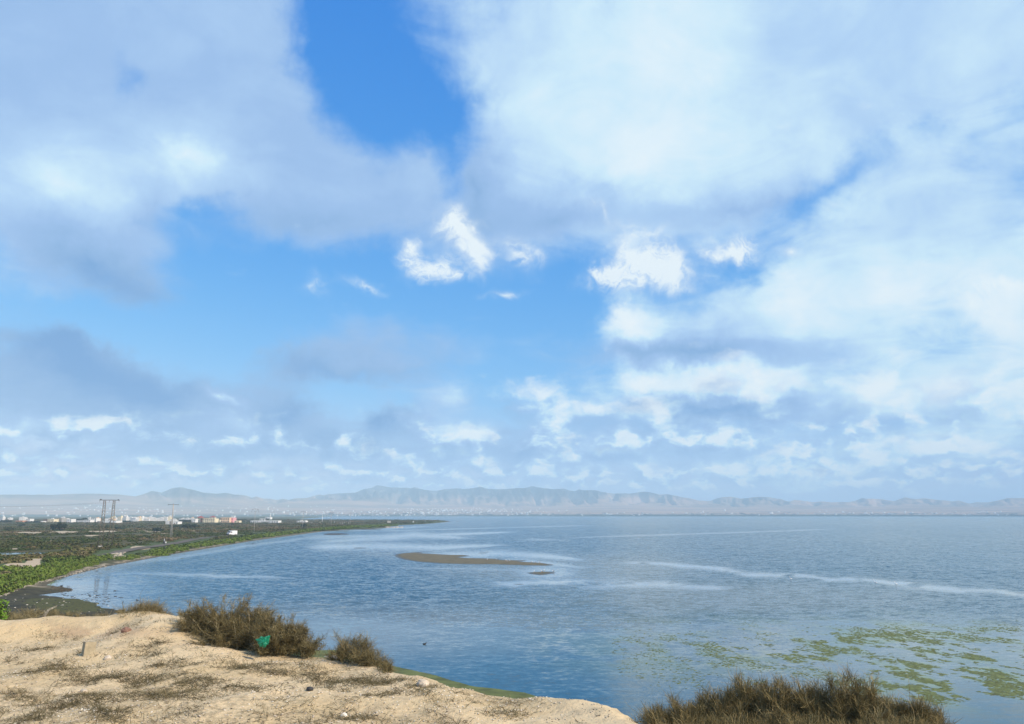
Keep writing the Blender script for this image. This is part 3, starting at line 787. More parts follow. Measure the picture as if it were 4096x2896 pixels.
# ------------------------------------------------------------------ near sandy bluff
EDGE_PX = [(-1200, 2560), (-500, 2545), (0, 2538), (300, 2533), (590, 2528), (700, 2532), (800, 2566), (1000, 2614), (1230, 2628), (1400, 2646), (1590, 2712), (1790, 2750), (2000, 2762),
           (2160, 2776), (2300, 2812), (2400, 2862), (2470, 2900), (2620, 2975), (3000, 3010), (3700, 3040), (4600, 3100)]
PZ = 7.8
BE = [on(*p, PZ)[:2] for p in EDGE_PX] + [np.array([30., 3.]), np.array([30., -30.]), np.array([-60., -30.]), np.array([-60., 14.])]
BE = np.array(BE)
BERM = [tuple(on(*p, PZ)[:2]) for p in [(-900, 2565), (0, 2556), (200, 2548), (420, 2545), (560, 2540)]]
def bluff_h(X, Y, d=None):
    if d is None: d = sdf(X, Y, BE)
    d = d + (fbm(X * .8, Y * .8, 3, 41) - .5) * .55
    z = PZ + 0 * X
    z = z + .48 * np.exp(-(pdist(X, Y, BERM) / .95) ** 2) * (.82 + .5 * (fbm(X * .5, Y * .5, 2, 2) - .3))
    def bump(px, py, h, w, k=1.0):
        c = on(px, py, PZ)
        return h * np.exp(-(((X - c[0]) / w) ** 2 + ((Y - c[1]) / (w * k)) ** 2))
    z = z + bump(690, 2575, .50, 1.7, 1.0) + bump(1000, 2650, .12, 2.2) + bump(560, 2590, .10, 1.4) + bump(60, 2600, .08, 1.6) + bump(100, 2566, .10, .5) - bump(440, 2568, .12, .6)
    z = z + (fbm(X * .55, Y * .55, 4, 12) - .5) * .34 + (fbm(X * 2.2, Y * 2.2, 3, 15) - .5) * .10
    z = z + sstep(11.5, 2.5, Y) * 1.6
    drop = np.where(d < 0, -d, 0)
    z = z - np.minimum(drop * .25 + np.maximum(drop - .4, 0) * .62, 30)
    lip = np.where((d > -0.2) & (d < .5), 0, 0)
    return np.maximum(z, -.6) + lip

stp = .13
xs = np.arange(-34, 20, stp); ys = np.concatenate([np.arange(-8, 9, .5), np.arange(9, 44, stp)])
XX, YY = np.meshgrid(xs, ys); X, Y = XX.ravel(), YY.ravel()
bd = sdf(X, Y, BE)
Z = bluff_h(X, Y, bd)
px, py = to_px(X, Y, Z)
red = blobpx(px, py, 300, 2530, 330, 22, .7) * .8 * (fbm(X * 1.5, Y * 1.5, 3, 3) > .42)
litter = np.clip(fbm(X * .45, Y * .6, 3, 77) * 1.9 - .55, 0, 1) * sstep(2540, 2600, py)
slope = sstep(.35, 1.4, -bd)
Fc = grid_faces(len(ys), len(xs)); Fc = Fc[(Z[Fc] > -.5).any(1)]
u = np.unique(Fc); rm = np.full(len(X), -1); rm[u] = np.arange(len(u))
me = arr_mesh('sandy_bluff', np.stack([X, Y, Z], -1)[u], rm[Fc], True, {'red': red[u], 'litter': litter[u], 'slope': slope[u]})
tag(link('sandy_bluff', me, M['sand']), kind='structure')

def bl(px, py):
    """point on the bluff top under a point of the photograph"""
    z = PZ
    for _ in range(8):
        p = on(px, py, z); z = .5 * z + .5 * float(bluff_h(p[0:1], p[1:2])[0])
    p = on(px, py, z); p[2] = float(bluff_h(p[0:1], p[1:2])[0])
    return p

# ------------------------------------------------------------------ hills and far plain
RIDGE = [(-1500, 1960), (-1100, 1975), (-700, 1962), (-300, 1980), (0, 1979), (200, 1979), (335, 1975), (420, 1976), (480, 1979), (543, 1986), (575, 1976), (610, 1964), (646, 1970), (685, 1954), (722, 1949), (746, 1954), (783, 1963), (813, 1971), (859, 1975), (905, 1972), (935, 1978), (975, 1981),
         (1008, 1991), (1027, 1986), (1057, 1996), (1079, 1995), (1107, 2001), (1130, 1996), (1155, 2000), (1180, 1994), (1225, 1992), (1255, 1983), (1280, 1979), (1297, 1982), (1319, 1976), (1352, 1973), (1383, 1973),
         (1419, 1972), (1459, 1956), (1487, 1953), (1505, 1944), (1523, 1944), (1550, 1950), (1627, 1952), (1639, 1955), (1660, 1950), (1679, 1956), (1703, 1961), (1749, 1963), (1773, 1958), (1825, 1954), (1849, 1956),
         (1877, 1954), (1920, 1948), (1958, 1957), (1992, 1958), (2068, 1953), (2097, 1953), (2128, 1946), (2174, 1953), (2217, 1957), (2250, 1954), (2279, 1964), (2298, 1965), (2317, 1957), (2332, 1961), (2385, 1961),
         (2404, 1966), (2456, 1975), (2504, 1973), (2519, 1975), (2557, 1968), (2586, 1966), (2615, 1972), (2638, 1980), (2672, 1977), (2710, 1985), (2758, 1994), (2797, 2003), (2840, 2004), (2868, 1993), (2900, 1988),
         (2926, 1988), (2962, 1995), (3046, 1987), (3082, 1991), (3124, 1997), (3155, 2007), (3181, 2000), (3223, 2005), (3254, 2009), (3285, 2006), (3332, 2010), (3369, 2007), (3395, 2009), (3415, 2006), (3447, 1992),
         (3473, 1995), (3520, 1996), (3567, 2004), (3577, 2005), (3619, 1990), (3665, 1997), (3697, 1994), (3733, 1998), (3811, 2006), (3832, 2002), (3879, 2015), (3900, 2009), (3947, 2011), (3999, 2001), (4030, 1993),
         (4096, 1993), (4400, 1985), (4800, 2000), (5400, 1990)]
raz = np.array([math.atan2(*(ray(*p)[:2])) for p in RIDGE])
rtan = np.array([ray(*p)[2] / math.hypot(*ray(*p)[:2]) for p in RIDGE])
SHORE_R = 4250.0
RID_R = 8600.0
def shore_r(a):
    return SHORE_R + 260 * (fbm(a * 9, a * 0 + 2, 3, 50) - .5) + 500 * sstep(.2, .7, a)
def plain_h(r, a):
    s = np.clip((r - shore_r(a)) / (RID_R - SHORE_R), -1, 2)
    return .6 + np.where(s > 0, 2.0 * np.minimum(s * 20, 1) + 185 * np.maximum(s, 0) ** 1.5 * (.75 + .5 * fbm(a * 6, s * 3, 3, 60)), -3 * np.minimum(-s * 60, 1))
def hill_h(r, a):
    top = np.interp(a, raz, rtan) * (RID_R) + EYE
    base = plain_h(r, a)
    foot = 6700 + 700 * (fbm(a * 8, a * 0, 3, 61) - .5)
    t = np.clip((r - foot) / (RID_R - foot), 0, None)
    up = np.where(t <= 1, t ** 1.35, np.maximum(1 - (t - 1) * 2.2, -.2))
    ra = a * 55 + r * .0007
    rav = 1 - np.abs(2 * fbm(ra, r * .0011, 4, 62) - 1)
    ravs = (rav - .70) * 280 * np.clip(1 - np.abs(t - .5) * 1.9, 0, 1)
    z = base * (1 - np.clip(t, 0, 1)) + np.maximum(top, base * .0 + 20) * up + ravs * (t > 0) * np.clip(top / 220, .25, 1.3)
    front = blobpx(a, r, -.52, 7000, .16, 420, .9) * 60 + blobpx(a, r, -.2, 6900, .05, 300, .9) * 45 + blobpx(a, r, -.36, 6800, .035, 300, .9) * 40
    z = np.minimum(z + front * (t < 1), np.where(t < 1, EYE + (top - EYE) * (r / RID_R) - 1.5 * (1 - np.clip(t, 0, 1)), z))
    return z
rr = np.concatenate([np.linspace(3850, 4400, 30)[:-1], np.linspace(4400, 6300, 60)[:-1], np.linspace(6300, 8600, 90)[:-1], np.linspace(8600, 9600, 14)])
aa = np.radians(np.linspace(-46, 46, 900))
RR, AA = np.meshgrid(rr, aa, indexing='ij'); r_, a_ = RR.ravel(), AA.ravel()
hz = hill_h(r_, a_)
def hills_mat():
    m, g = mat('far_hills')
    geo = g.n('ShaderNodeNewGeometry').outputs['Position']
    sx = g.n('ShaderNodeSeparateXYZ'); g.put(sx.inputs[0], geo)
    mp = g.n('ShaderNodeMapping'); mp.inputs['Scale'].default_value = (.0014, .0058, .004); g.put(mp.inputs[0], geo)
    n = g.noise(mp.outputs[0], 1.0, 6, .6); 
    mp2 = g.n('ShaderNodeMapping'); mp2.inputs['Scale'].default_value = (.004, .014, .01); g.put(mp2.inputs[0], geo)
    n2 = g.noise(mp2.outputs[0], 1.0, 5, .65)
    n3 = g.noise(geo, .004, 6, .6)
    low = g.mix(g.step(n2, .42, .58), (.035, .060, .040), (.070, .085, .050))
    dry = g.mix(g.step(n, .4, .6), (.42, .27, .18), (.22, .165, .115))
    t = g.math('ADD', g.attr('up'), g.math('MULTIPLY', g.math('SUBTRACT', n, .5), .5))
    c = g.mix(g.step(t, .16, .28), low, dry)
    c = g.mix(g.math('MULTIPLY', g.step(n2, .62, .72), g.step(t, .9, .1)), c, (.34, .26, .19))
    hill = g.mix(g.step(n3, .35, .65), (.024, .034, .042), (.115, .105, .092))
    hill = g.mix(g.math('MULTIPLY', g.step(n3, .60, .68), .8), hill, (.42, .36, .29))
    c = g.mix(g.step(g.attr('rise'), 25, 80), c, hill)
    g.put(g.b.inputs['Base Color'], c); g.b.inputs['Roughness'].default_value = 1; g.b.inputs['Specular IOR Level'].default_value = 0
    return m
up = np.clip((r_ - shore_r(a_)) / 2000, 0, 1)
Fc = grid_faces(len(rr), len(aa))[:, ::-1]
me = arr_mesh('hills', np.stack([r_ * np.sin(a_), r_ * np.cos(a_), hz], -1), Fc, True, {'up': up, 'rise': hz - plain_h(r_, a_)})
tag(link('hills', me, hills_mat()), kind='structure')

# ------------------------------------------------------------------ haze
hb = MB(); hb.box((0, 4700, 158), (17400, 10600, 322))
hm = bpy.data.materials.new('haze'); hm.use_nodes = True; hm.node_tree.nodes.clear()
hg = G(hm.node_tree); ho = hg.n('ShaderNodeOutputMaterial'); hv = hg.n('ShaderNodeVolumePrincipled')
hv.inputs['Color'].default_value = (.62, .86, 1.0, 1); hv.inputs['Density'].default_value = 1.85e-4; hv.inputs['Anisotropy'].default_value = -0.2
hm.node_tree.links.new(hv.outputs[0], ho.inputs['Volume'])
tag(hb.build('haze', hm), kind='stuff')


# ------------------------------------------------------------------ vegetation builders
def ribbons(P, width, tint, twist=None):
    """P: (n, k, 3) points of n thin stems; returns vertices, quads and a tint per vertex"""
    n, k, _ = P.shape
    T = np.gradient(P, axis=1); T /= np.linalg.norm(T, axis=2, keepdims=True) + 1e-9
    r = rng.normal(size=(n, 1, 3)); s = np.cross(T, r); s /= np.linalg.norm(s, axis=2, keepdims=True) + 1e-9
    w = np.asarray(width).reshape(-1, 1, 1) * np.linspace(1, .35, k)[None, :, None]
    V = np.stack([P - s * w / 2, P + s * w / 2], 2).reshape(-1, 3)
    b = (np.arange(n) * k * 2)[:, None] + (np.arange(k - 1) * 2)[None, :]
    Fc = np.stack([b, b + 1, b + 3, b + 2], -1).reshape(-1, 4)
    return V, Fc, np.repeat(tint, k * 2)

def curly(start, direc, length, k=4, curl=.5, droop=.0):
    n = len(start); P = np.zeros((n, k, 3)); P[:, 0] = start
    d = direc / (np.linalg.norm(direc, axis=1, keepdims=True) + 1e-9)
    bend = rng.normal(size=(n, 3)) * curl
    for i in range(1, k):
        P[:, i] = P[:, i - 1] + d * (length / (k - 1))[:, None]
        d = d + bend / (k - 1) + rng.normal(size=(n, 3)) * curl * .25; d[:, 2] -= droop / (k - 1)
        d /= np.linalg.norm(d, axis=1, keepdims=True)
    return P

def join(parts):
    V = []; Fc = []; t = []; b = 0
    for v, f, q in parts:
        V.append(v); Fc.append(f + b); t.append(q); b += len(v)
    return np.concatenate(V), np.concatenate(Fc), np.concatenate(t)

def dry_bush(name, lobes, n, label, material='twig', upright=.25, length=(.10, .26), width=.009, cat='bush', base=(0, .85), reach=1.15, curl=.8):
    """lobes: (centre, rx, ry, rz). Woody stems arch out of the roots of each lobe; every stem carries a plume of fine twigs"""
    vol = np.array([l[1] * l[2] * l[3] for l in lobes]) ** (2 / 3.); cnt = (n * vol / vol.sum()).astype(int)
    tw = []; st = []; zmin = min(l[0][2] - l[3] for l in lobes)
    for (c, rx, ry, rz), m in zip(lobes, cnt):
        ns = max(10, m // 75); per = max(20, m // ns)
        R3 = np.array([rx, ry, rz]); c = np.array(c)
        u = rng.normal(size=(ns, 3)); u[:, 2] = np.abs(u[:, 2]) * .9 - .25; u /= np.linalg.norm(u, axis=1, keepdims=True)
        rad = rng.uniform(.45, reach, ns) * (.7 + .6 * vnoise(u[:, 0] * 2.3 + c[0], u[:, 2] * 2.3 + c[1], 5))
        tip = c + u * rad[:, None] * R3
        root = c + rng.normal(size=(ns, 3)) * R3 * np.array([.30, .30, 0]); root[:, 2] = c[2] - rz
        mid = root * .45 + tip * .55; mid[:, 2] += rz * rng.uniform(-.05, .45, ns); mid += rng.normal(size=(ns, 3)) * R3 * .10
        tt = np.linspace(0, 1, 6)[None, :, None]
        P = root[:, None] * (1 - tt) ** 2 + 2 * mid[:, None] * tt * (1 - tt) + tip[:, None] * tt ** 2 + rng.normal(size=(ns, 6, 3)) * .012
        st.append(ribbons(P, rng.uniform(1.3, 2.8, ns) * width, rng.uniform(.45, 1, ns)))
        # plumes
        k = np.repeat(np.arange(ns), per); f = rng.random(len(k)) ** .7 * .85 + .18; f = np.minimum(f, 1.0)
        i0 = np.minimum((f * 5).astype(int), 4); fr = (f * 5 - i0)[:, None]
        p = P[k, i0] * (1 - fr) + P[k, i0 + 1] * fr + rng.normal(size=(len(k), 3)) * .022
        tan = P[k, i0 + 1] - P[k, i0]; tan /= np.linalg.norm(tan, axis=1, keepdims=True) + 1e-9
        d = tan * .65 + rng.normal(size=(len(k), 3)) * .62; d[:, 2] += upright
        L = rng.uniform(*length, len(k)) * (1.15 - .45 * f)
        sb = rng.uniform(0, .75, ns)[k]                # some plumes are dead and pale, some olive
        t = np.clip(base[0] + (base[1] - base[0]) * (.62 * sb + .42 * rng.random(len(k))), 0, 1)
        tw.append(ribbons(curly(p, d, L, 4, curl, .12), rng.uniform(.55, 1.25, len(k)) * width, t))
        # bare whips
        m2 = max(4, ns // 4); q = tip[rng.integers(0, ns, m2)]; d = (q - c) / R3 * .6 + rng.normal(size=(m2, 3)) * .5; d[:, 2] += upright + .2
        tw.append(ribbons(curly(q, d, rng.uniform(.6, 1.7, m2) * length[1], 6, 1.1, .35), rng.uniform(.6, 1.0, m2) * width, rng.uniform(.2, .8, m2)))
    c0 = lobes[0][0]
    root = empty(name, (c0[0], c0[1], zmin), 0, label, cat)
    off = np.array([c0[0], c0[1], zmin])
    V, Fc, t = join(tw); tag(link('twigs', arr_mesh('twigs', V - off, Fc, False, {'tint': t}), M[material], root), kind='stuff')
    V, Fc, t = join(st); tag(link('stems', arr_mesh('stems', V - off, Fc, False, {'tint': t}), M[material], root), kind='stuff')
    return root

def leaf_cloud(n, rx, ry, rz, size, tint=(0, 1), seed=0, flat=.4, floor=-.15):
    """n small leaf faces spread through a lumpy dome; z from about 0"""
    r = np.random.default_rng(seed)
    u = r.normal(size=(n * 2, 3)); u /= np.linalg.norm(u, axis=1, keepdims=True); u = u[u[:, 2] > floor][:n]; n = len(u)
    lump = .62 + .55 * vnoise(u[:, 0] * 2.6 + seed, u[:, 1] * 2.6 + u[:, 2] * 2.1, seed)
    rad = r.random(n) ** .3 * lump
    p = u * rad[:, None] * np.array([rx, ry, rz])
    a = r.normal(size=(n, 3)); a /= np.linalg.norm(a, axis=1, keepdims=True)
    nrm = u * .9 + r.normal(size=(n, 3)) * .7; nrm[:, 2] += flat; nrm /= np.linalg.norm(nrm, axis=1, keepdims=True)
    a = np.cross(nrm, a); a /= np.linalg.norm(a, axis=1, keepdims=True) + 1e-9; b = np.cross(nrm, a)
    s = (r.uniform(.6, 1.3, n) * size)[:, None]
    V = np.stack([p - a * s, p - b * s * .55, p + a * s, p + b * s * .55], 1).reshape(-1, 3)
    Fc = np.arange(n * 4).reshape(-1, 4)
    cl_ = vnoise(u[:, 0] * 3 + seed * 1.7, u[:, 1] * 3 + u[:, 2] * 3, seed + 5)
    t = np.clip(tint[0] + (tint[1] - tint[0]) * (.65 * cl_ + .35 * r.random(n)), 0, 1)
    return V, Fc, np.repeat(t, 4)

# ------------------------------------------------------------------ scrub over the land (uncountable)
protos = [leaf_cloud(58, 1, 1, .55, .21, (0, 1), 100 + i) for i in range(8)]
parts = []
N = 8200
cand_r = np.exp(rng.uniform(np.log(95), np.log(1900), N * 3)); cand_a = np.radians(rng.uniform(-42, -3, N * 3))
X = cand_r * np.sin(cand_a); Y = cand_r * np.cos(cand_a)
d = sdf(X, Y, LAND); px, py = to_px(X, Y, land_h(X, Y, d))
dens = fbm(X * .03, Y * .03, 4, 71) + .25 * (fbm(X * .2, Y * .2, 2, 72) - .5)
bare = np.zeros_like(X)
for (cx, cy, rx, ry) in [(70, 2263, 60, 10), (140, 2250, 36, 16), (150, 2238, 40, 6), (115, 2132, 60, 4), (255, 2129, 50, 4), (420, 2127, 60, 4), (30, 2216, 140, 8)]:
    bare = np.maximum(bare, blobpx(px, py, cx, cy, rx, ry, .3))
trackd = pdist(X, Y, list(zip(cx_, cy_)))
ok = (d > 6.5) & (px > -60) & (px < 1830) & (dens > .36) & (bare < .4) & (trackd > 5.0) & (mudmask(X, Y) < .2)
X, Y, d, py_, dens, cand_r = X[ok][:N], Y[ok][:N], d[ok][:N], py[ok][:N], dens[ok][:N], cand_r[ok][:N]
Z = land_h(X, Y, d)
for i in range(len(X)):
    V, Fc, t = protos[i % 8]
    s = rng.uniform(.55, 1.25) * min(.45 + cand_r[i] * .0042, 4.5)
    hgt = min(s, 1.6) * rng.uniform(.6, 1.1)
    a = rng.uniform(0, 6.28); c, s_ = math.cos(a), math.sin(a)
    v = np.stack([(V[:, 0] * c - V[:, 1] * s_) * s + X[i], (V[:, 0] * s_ + V[:, 1] * c) * s + Y[i], V[:, 2] * hgt + Z[i] - .05], -1)
    tt = np.clip(t * .30 + (dens[i] - .36) * 2.3 + rng.normal() * .12, 0, 1)
    if d[i] < 14: tt = tt * .4
    parts.append((v, Fc, tt))
V, Fc, t = join(parts)
tag(link('scrub', arr_mesh('scrub', V, Fc, False, {'tint': t}), M['leaf']), 'low dark salt scrub covering the flat land beside the lagoon', kind='stuff')

# ------------------------------------------------------------------ green shrubs along the shore (individual plants)
shr = []
for i in range(8):
    V, Fc, t = leaf_cloud(520, 1, 1, .85, .13, (0, .72) if i < 5 else (.55, 1.0), 300 + i, floor=-.05)
    shr.append(arr_mesh('foliage', V, Fc, False, {'tint': t}))
stemm = MB()
for k in range(6):
    a = k * 1.05; stemm.tube([(0, 0, -.1), (.25 * math.cos(a), .25 * math.sin(a), .3), (.5 * math.cos(a + .3), .5 * math.sin(a + .3), .6)], [.05, .035, .015], 5)
stemm = stemm.mesh('stems')
def shrub(px, py, w, h, var, label, group):
    p = at(px, py)
    o = empty('green_shrub' if var < 5 else 'dry_shrub', (p[0], p[1], p[2] - .1), rng.uniform(0, 6.28), label, 'shrub', group)
    o.scale = (w / 2, w / 2 * rng.uniform(.8, 1.15), h)
    link('foliage', shr[var], M['green'], o); link('stems', stemm, M['bark'], o)
    return o
LG = 'bushy bright green shrub in the thick bank beside the near lagoon shore'
LB = 'brownish dry shrub on the low dunes behind the green shore bank'
LE = 'dark green shrub in the low hedge edging the far shoreline'
spots = []
for t in np.linspace(0, 1, 30):                     # the thick bank at the left
    x = -40 + 420 * t; y = np.interp(x, [-40, 0, 60, 140, 200, 300, 380], [2385, 2372, 2348, 2325, 2308, 2275, 2258])
    spots.append((x + rng.uniform(-8, 8), y + rng.uniform(-4, 2), 3.6 - 1.2 * t, 1.9 - .5 * t, 0))
for t in np.linspace(0, 1, 24):
    x = -40 + 420 * t; y = np.interp(x, [-40, 60, 140, 200, 300, 380], [2345, 2318, 2298, 2284, 2255, 2240])
    spots.append((x + rng.uniform(-8, 8), y + rng.uniform(-5, 5), 3.8 - .9 * t, 1.8 - .4 * t, 0))
for x, y, w, h in [(20, 2290, 4, 1.7), (55, 2296, 3.4, 1.5), (100, 2292, 3.6, 1.6), (150, 2286, 3.4, 1.5), (190, 2276, 3.6, 1.6), (230, 2266, 3.4, 1.4), (260, 2258, 3.2, 1.4), (210, 2252, 3, 1.3), (240, 2245, 3, 1.2), (290, 2240, 3, 1.2)]:
    spots.append((x, y, w, h, 0))
for x, y, w, h, v, lab, gr in []: pass
for x, y, w, h in [(10, 2262, 5, 1.5), (45, 2246, 5, 1.4), (85, 2240, 5, 1.5), (125, 2232, 5, 1.6), (15, 2235, 5, 1.3), (230, 2228, 5, 1.7), (262, 2222, 5, 1.7), (300, 2216, 5.5, 1.9), (330, 2212, 5, 1.8), (315, 2226, 4.5, 1.6), (345, 2228, 4, 1.4),
                   (350, 2204, 5, 1.5), (200, 2228, 4.5, 1.4), (60, 2280, 4, 1.3), (20, 2305, 3.5, 1.3)]:
    spots.append((x, y, w, h, 6))
for x, y, w, h in [(395, 2242, 4, 1.3), (420, 2234, 4.5, 1.4), (372, 2248, 3.6, 1.3), (445, 2228, 4, 1.2), (470, 2238, 3.6, 1.1), (500, 2238, 4, 1.2), (530, 2232, 4.2, 1.3), (620, 2216, 5, 1.6), (600, 2222, 4.5, 1.4), (645, 2206, 5, 1.6), (670, 2212, 5, 1.5), (700, 2204, 5.5, 1.7), (730, 2200, 5.5, 1.7),
                   (655, 2222, 4, 1.3), (690, 2190, 5, 1.4), (760, 2190, 5.5, 1.5)]:
    spots.append((x, y, w, h, 1))
for t in np.linspace(0, 1, 44):
    x = 790 + 780 * t; y = np.interp(x, [790, 900, 1000, 1100, 1200, 1290, 1400, 1570], [2190, 2173, 2157, 2143, 2131, 2120, 2112, 2104])
    spots.append((x + rng.uniform(-6, 6), y - rng.uniform(1, 6) * (1 - .6 * t), 6.5 + 4 * t, 1.7 + .5 * t, 1))
for i, (x, y, w, h, k) in enumerate(spots):
    if k == 6: shrub(x, y, w, h, 5 + i % 3, LB, 'dry shrubs on the dunes')
    elif k == 0: shrub(x, y, w, h, i % 5, LG, 'green shrubs of the near shore bank')
    else: shrub(x, y, w, h, i % 5, LE, 'shrubs of the shore hedge')

# ------------------------------------------------------------------ dark trees on the flats
def tree(px, py, wpx, hpx, n, label, trunks=3, group=None, base=None):
    p = at(px, py) if base is None else base
    w = wpx * mpp(p); h = hpx * mpp(p)
    o = empty('dark_tree', p, 0, label, 'tree', group)
    mb = MB(); ps = []
    for k in range(trunks):
        dx = (k - (trunks - 1) / 2) * w / trunks * .8 + rng.uniform(-.1, .1) * w
        mb.tube([(dx * .25, 0, -.2), (dx * .7, rng.uniform(-.2, .2), h * .35), (dx, rng.uniform(-.3, .3), h * .7)], [.16, .11, .04], 6)
        hh = h * rng.uniform(.62, 1.0) if k != trunks // 2 else h
        ps.append((leaf_cloud(n // trunks, w / trunks * .85, w / trunks * .8, hh * .36, max(w, h) * .05, (0, 1), int(px) + k, floor=-1), (dx, rng.uniform(-.4, .4), hh * .64)))
    ps.append((leaf_cloud(n // 3, w * .42, w * .35, h * .3, max(w, h) * .05, (0, .8), int(px) + 9, floor=-.2), (0, 0, 0)))
    V, Fc, t = join([(v + np.array(c), f, q) for (v, f, q), c in ps])
    link('crown', arr_mesh('crown', V, Fc, False, {'tint': t}), M['dark_tree'], o)
    mb.build('trunk', M['bark'], o)
    return o
tree(230, 2125, 66, 37, 900, 'tall ragged dark tree with several stems left of the lattice pylons', 5)
tree(84, 2106, 30, 11, 300, 'low dark double bush on the flats below the far left houses', 2)
tree(36, 2125, 34, 18, 300, 'rounded dark tree at the far left edge of the flats')
tree(425, 2121, 22, 24, 300, 'dark narrow tree standing just behind the lattice pylons', 2)
tree(474, 2120, 44, 14, 300, 'low spreading dark tree to the right of the lattice pylons')
tree(630, 2128, 56, 18, 500, 'wide dark bush on the flats left of the T pole', 4)
tree(735, 2112, 100, 14, 500, 'long dark thicket on the flats right of the T pole', 5)
tree(928, 2104, 12, 15, 200, 'small dark tree in front of the pink house', 2)
tree(1215, 2108, 30, 14, 250, 'dark bush at the foot of the middle Y pole', 3)
tree(325, 2086, 60, 15, 400, 'rounded dark tree clump among the houses behind the pylons', 4)
tree(740, 2090, 60, 12, 400, 'row of dark trees between the white shell house and the red roofed house', 6)
tree(1000, 2092, 20, 17, 300, 'dark tree at the left end of the long white building', 2)
tree(1066, 2084, 24, 11, 200, 'tree crown rising behind the long white building', 2)
tree(965, 2086, 40, 10, 300, 'dark olive tree row between the cream shed and the white villa', 4)
tree(500, 2090, 50, 9, 300, 'low tree row in front of the crowded white town', 5)
tree(25, 2092, 60, 14, 300, 'hazy green tree mass in front of the far left houses', 4)
tree(125, 2092, 60, 8, 300, 'low green tree row below the white houses at left', 4)

# ------------------------------------------------------------------ foreground bushes
def lobe(px, py, dist, rpx, rpz, depth=None):
    c = far(px, py, dist); k = dist / F
    return (c, rpx * k, depth or rpx * k * .8, rpz * k)
dry_bush('dry_bush', [lobe(925, 2478, 21.0, 122, 84), lobe(815, 2492, 21.3, 95, 58), lobe(1010, 2530, 20.4, 105, 78), lobe(890, 2550, 20.6, 120, 55), lobe(755, 2528, 21.6, 70, 34), lobe(1010, 2470, 20.8, 60, 40), lobe(780, 2455, 21.6, 50, 38), lobe(690, 2505, 22.6, 50, 24)], 23000,
         'largest brown olive bush on the sandy bluff, beside the green bag', base=(.0, .9))
dry_bush('dry_bush', [lobe(1130, 2556, 19.6, 95, 66), lobe(1225, 2588, 19.2, 62, 44), lobe(1085, 2596, 19.6, 85, 40), lobe(1180, 2535, 19.5, 50, 40), lobe(1080, 2530, 19.9, 66, 66)], 17500,
         'lower brown bush to the right of the green bag', base=(.0, .85))
dry_bush('dry_bush', [lobe(1415, 2605, 18.4, 85, 54), lobe(1500, 2655, 17.8, 62, 34), lobe(1360, 2628, 18.6, 45, 34), lobe(1450, 2640, 18.0, 70, 34), lobe(1545, 2685, 17.2, 40, 26)], 5200,
         'sparse bare twiggy bush beside the white bag at the bluff edge', width=.008, upright=.45, base=(.1, .8), length=(.12, .34))
dry_bush('dry_bush', [lobe(575, 2456, 24.0, 74, 30), lobe(520, 2470, 24.2, 45, 18), lobe(640, 2474, 23.8, 46, 20), lobe(600, 2440, 24.0, 40, 22)], 4600,
         'matted dry tussock crowning the sandy hump at left', upright=.15, length=(.2, .5), base=(.15, 1.0), curl=1.2)
dry_bush('dry_bush', [lobe(690, 2482, 26.5, 60, 18), lobe(735, 2478, 26.5, 30, 20)], 1800, 'low brown scrub behind the rounded sand mound', base=(0, .6))
dry_bush('dry_bush', [lobe(120, 2468, 31, 120, 16), lobe(330, 2472, 31, 80, 10), lobe(20, 2480, 30.5, 70, 20), lobe(230, 2462, 31, 60, 20), lobe(430, 2474, 30, 60, 8)], 4200, 'low grey brown brush on the slope behind the sand ridge', length=(.12, .34), base=(.3, .9))
# the thicket at the bottom right: matted twigs below, reed like plumes above
TH = [lobe(2640, 2880, 13.2, 80, 40), lobe(2760, 2868, 13.2, 90, 52), lobe(2870, 2848, 13.3, 80, 74), lobe(2960, 2826, 13.4, 80, 100), lobe(3050, 2812, 13.4, 70, 104), lobe(3150, 2836, 13.4, 80, 92), lobe(3240, 2822, 13.5, 70, 100),
      lobe(3340, 2836, 13.5, 80, 92), lobe(3430, 2828, 13.5, 66, 96), lobe(3520, 2856, 13.6, 76, 78), lobe(3610, 2866, 13.6, 66, 66), lobe(3690, 2880, 13.7, 50, 52), lobe(3740, 2900, 13.7, 40, 44),
      lobe(2850, 2930, 12.8, 180, 50), lobe(3150, 2930, 12.9, 200, 66), lobe(3450, 2940, 12.9, 200, 66), lobe(3650, 2950, 13.0, 120, 50)]
TH = [(c_ - np.array([0, 0, .05]), a_, b_, h_ * .93) for c_, a_, b_, h_ in TH]
dry_bush('dry_thicket', TH, 52000, 'wide reddish brown dry thicket rising from the bottom edge in front of the weed', material='reed', upright=1.1, length=(.14, .36), width=.0075, cat='thicket', base=(.0, .95), reach=1.25, curl=.7)

# dead branch on the slope and a lime green plant at the left edge
mb = MB(); b0 = far(178, 2470, 29)
for k in range(6):
    a = rng.uniform(-.9, .5); mb.tube([b0 + rng.normal(size=3) * .05, b0 + np.array([a * .15 , .1, .10 + .03 * k]), b0 + np.array([a * .4 + .05, .05 * k, .18 + .03 * k])], [.010, .008, .004], 5)
o = mb.build('dead_branch', M['pale_wood']); tag(o, 'pale dead branch sticking up from the brush behind the sand ridge', 'branch')
c = far(-4, 2472, 29)
o = empty('leafy_plant', c, 0, 'bright lime green plant at the left edge behind the sand ridge', 'plant')
V, Fc, t = leaf_cloud(420, .26, .26, .62, .05, (0, 1), 55, floor=-.2); link('leaves', arr_mesh('leaves', V, Fc, False, {'tint': t}), M['lime'], o)
mb = MB(); mb.tube([(0, 0, -.5), (.02, 0, .4)], [.02, .008], 5); mb.build('stem', M['bark'], o)

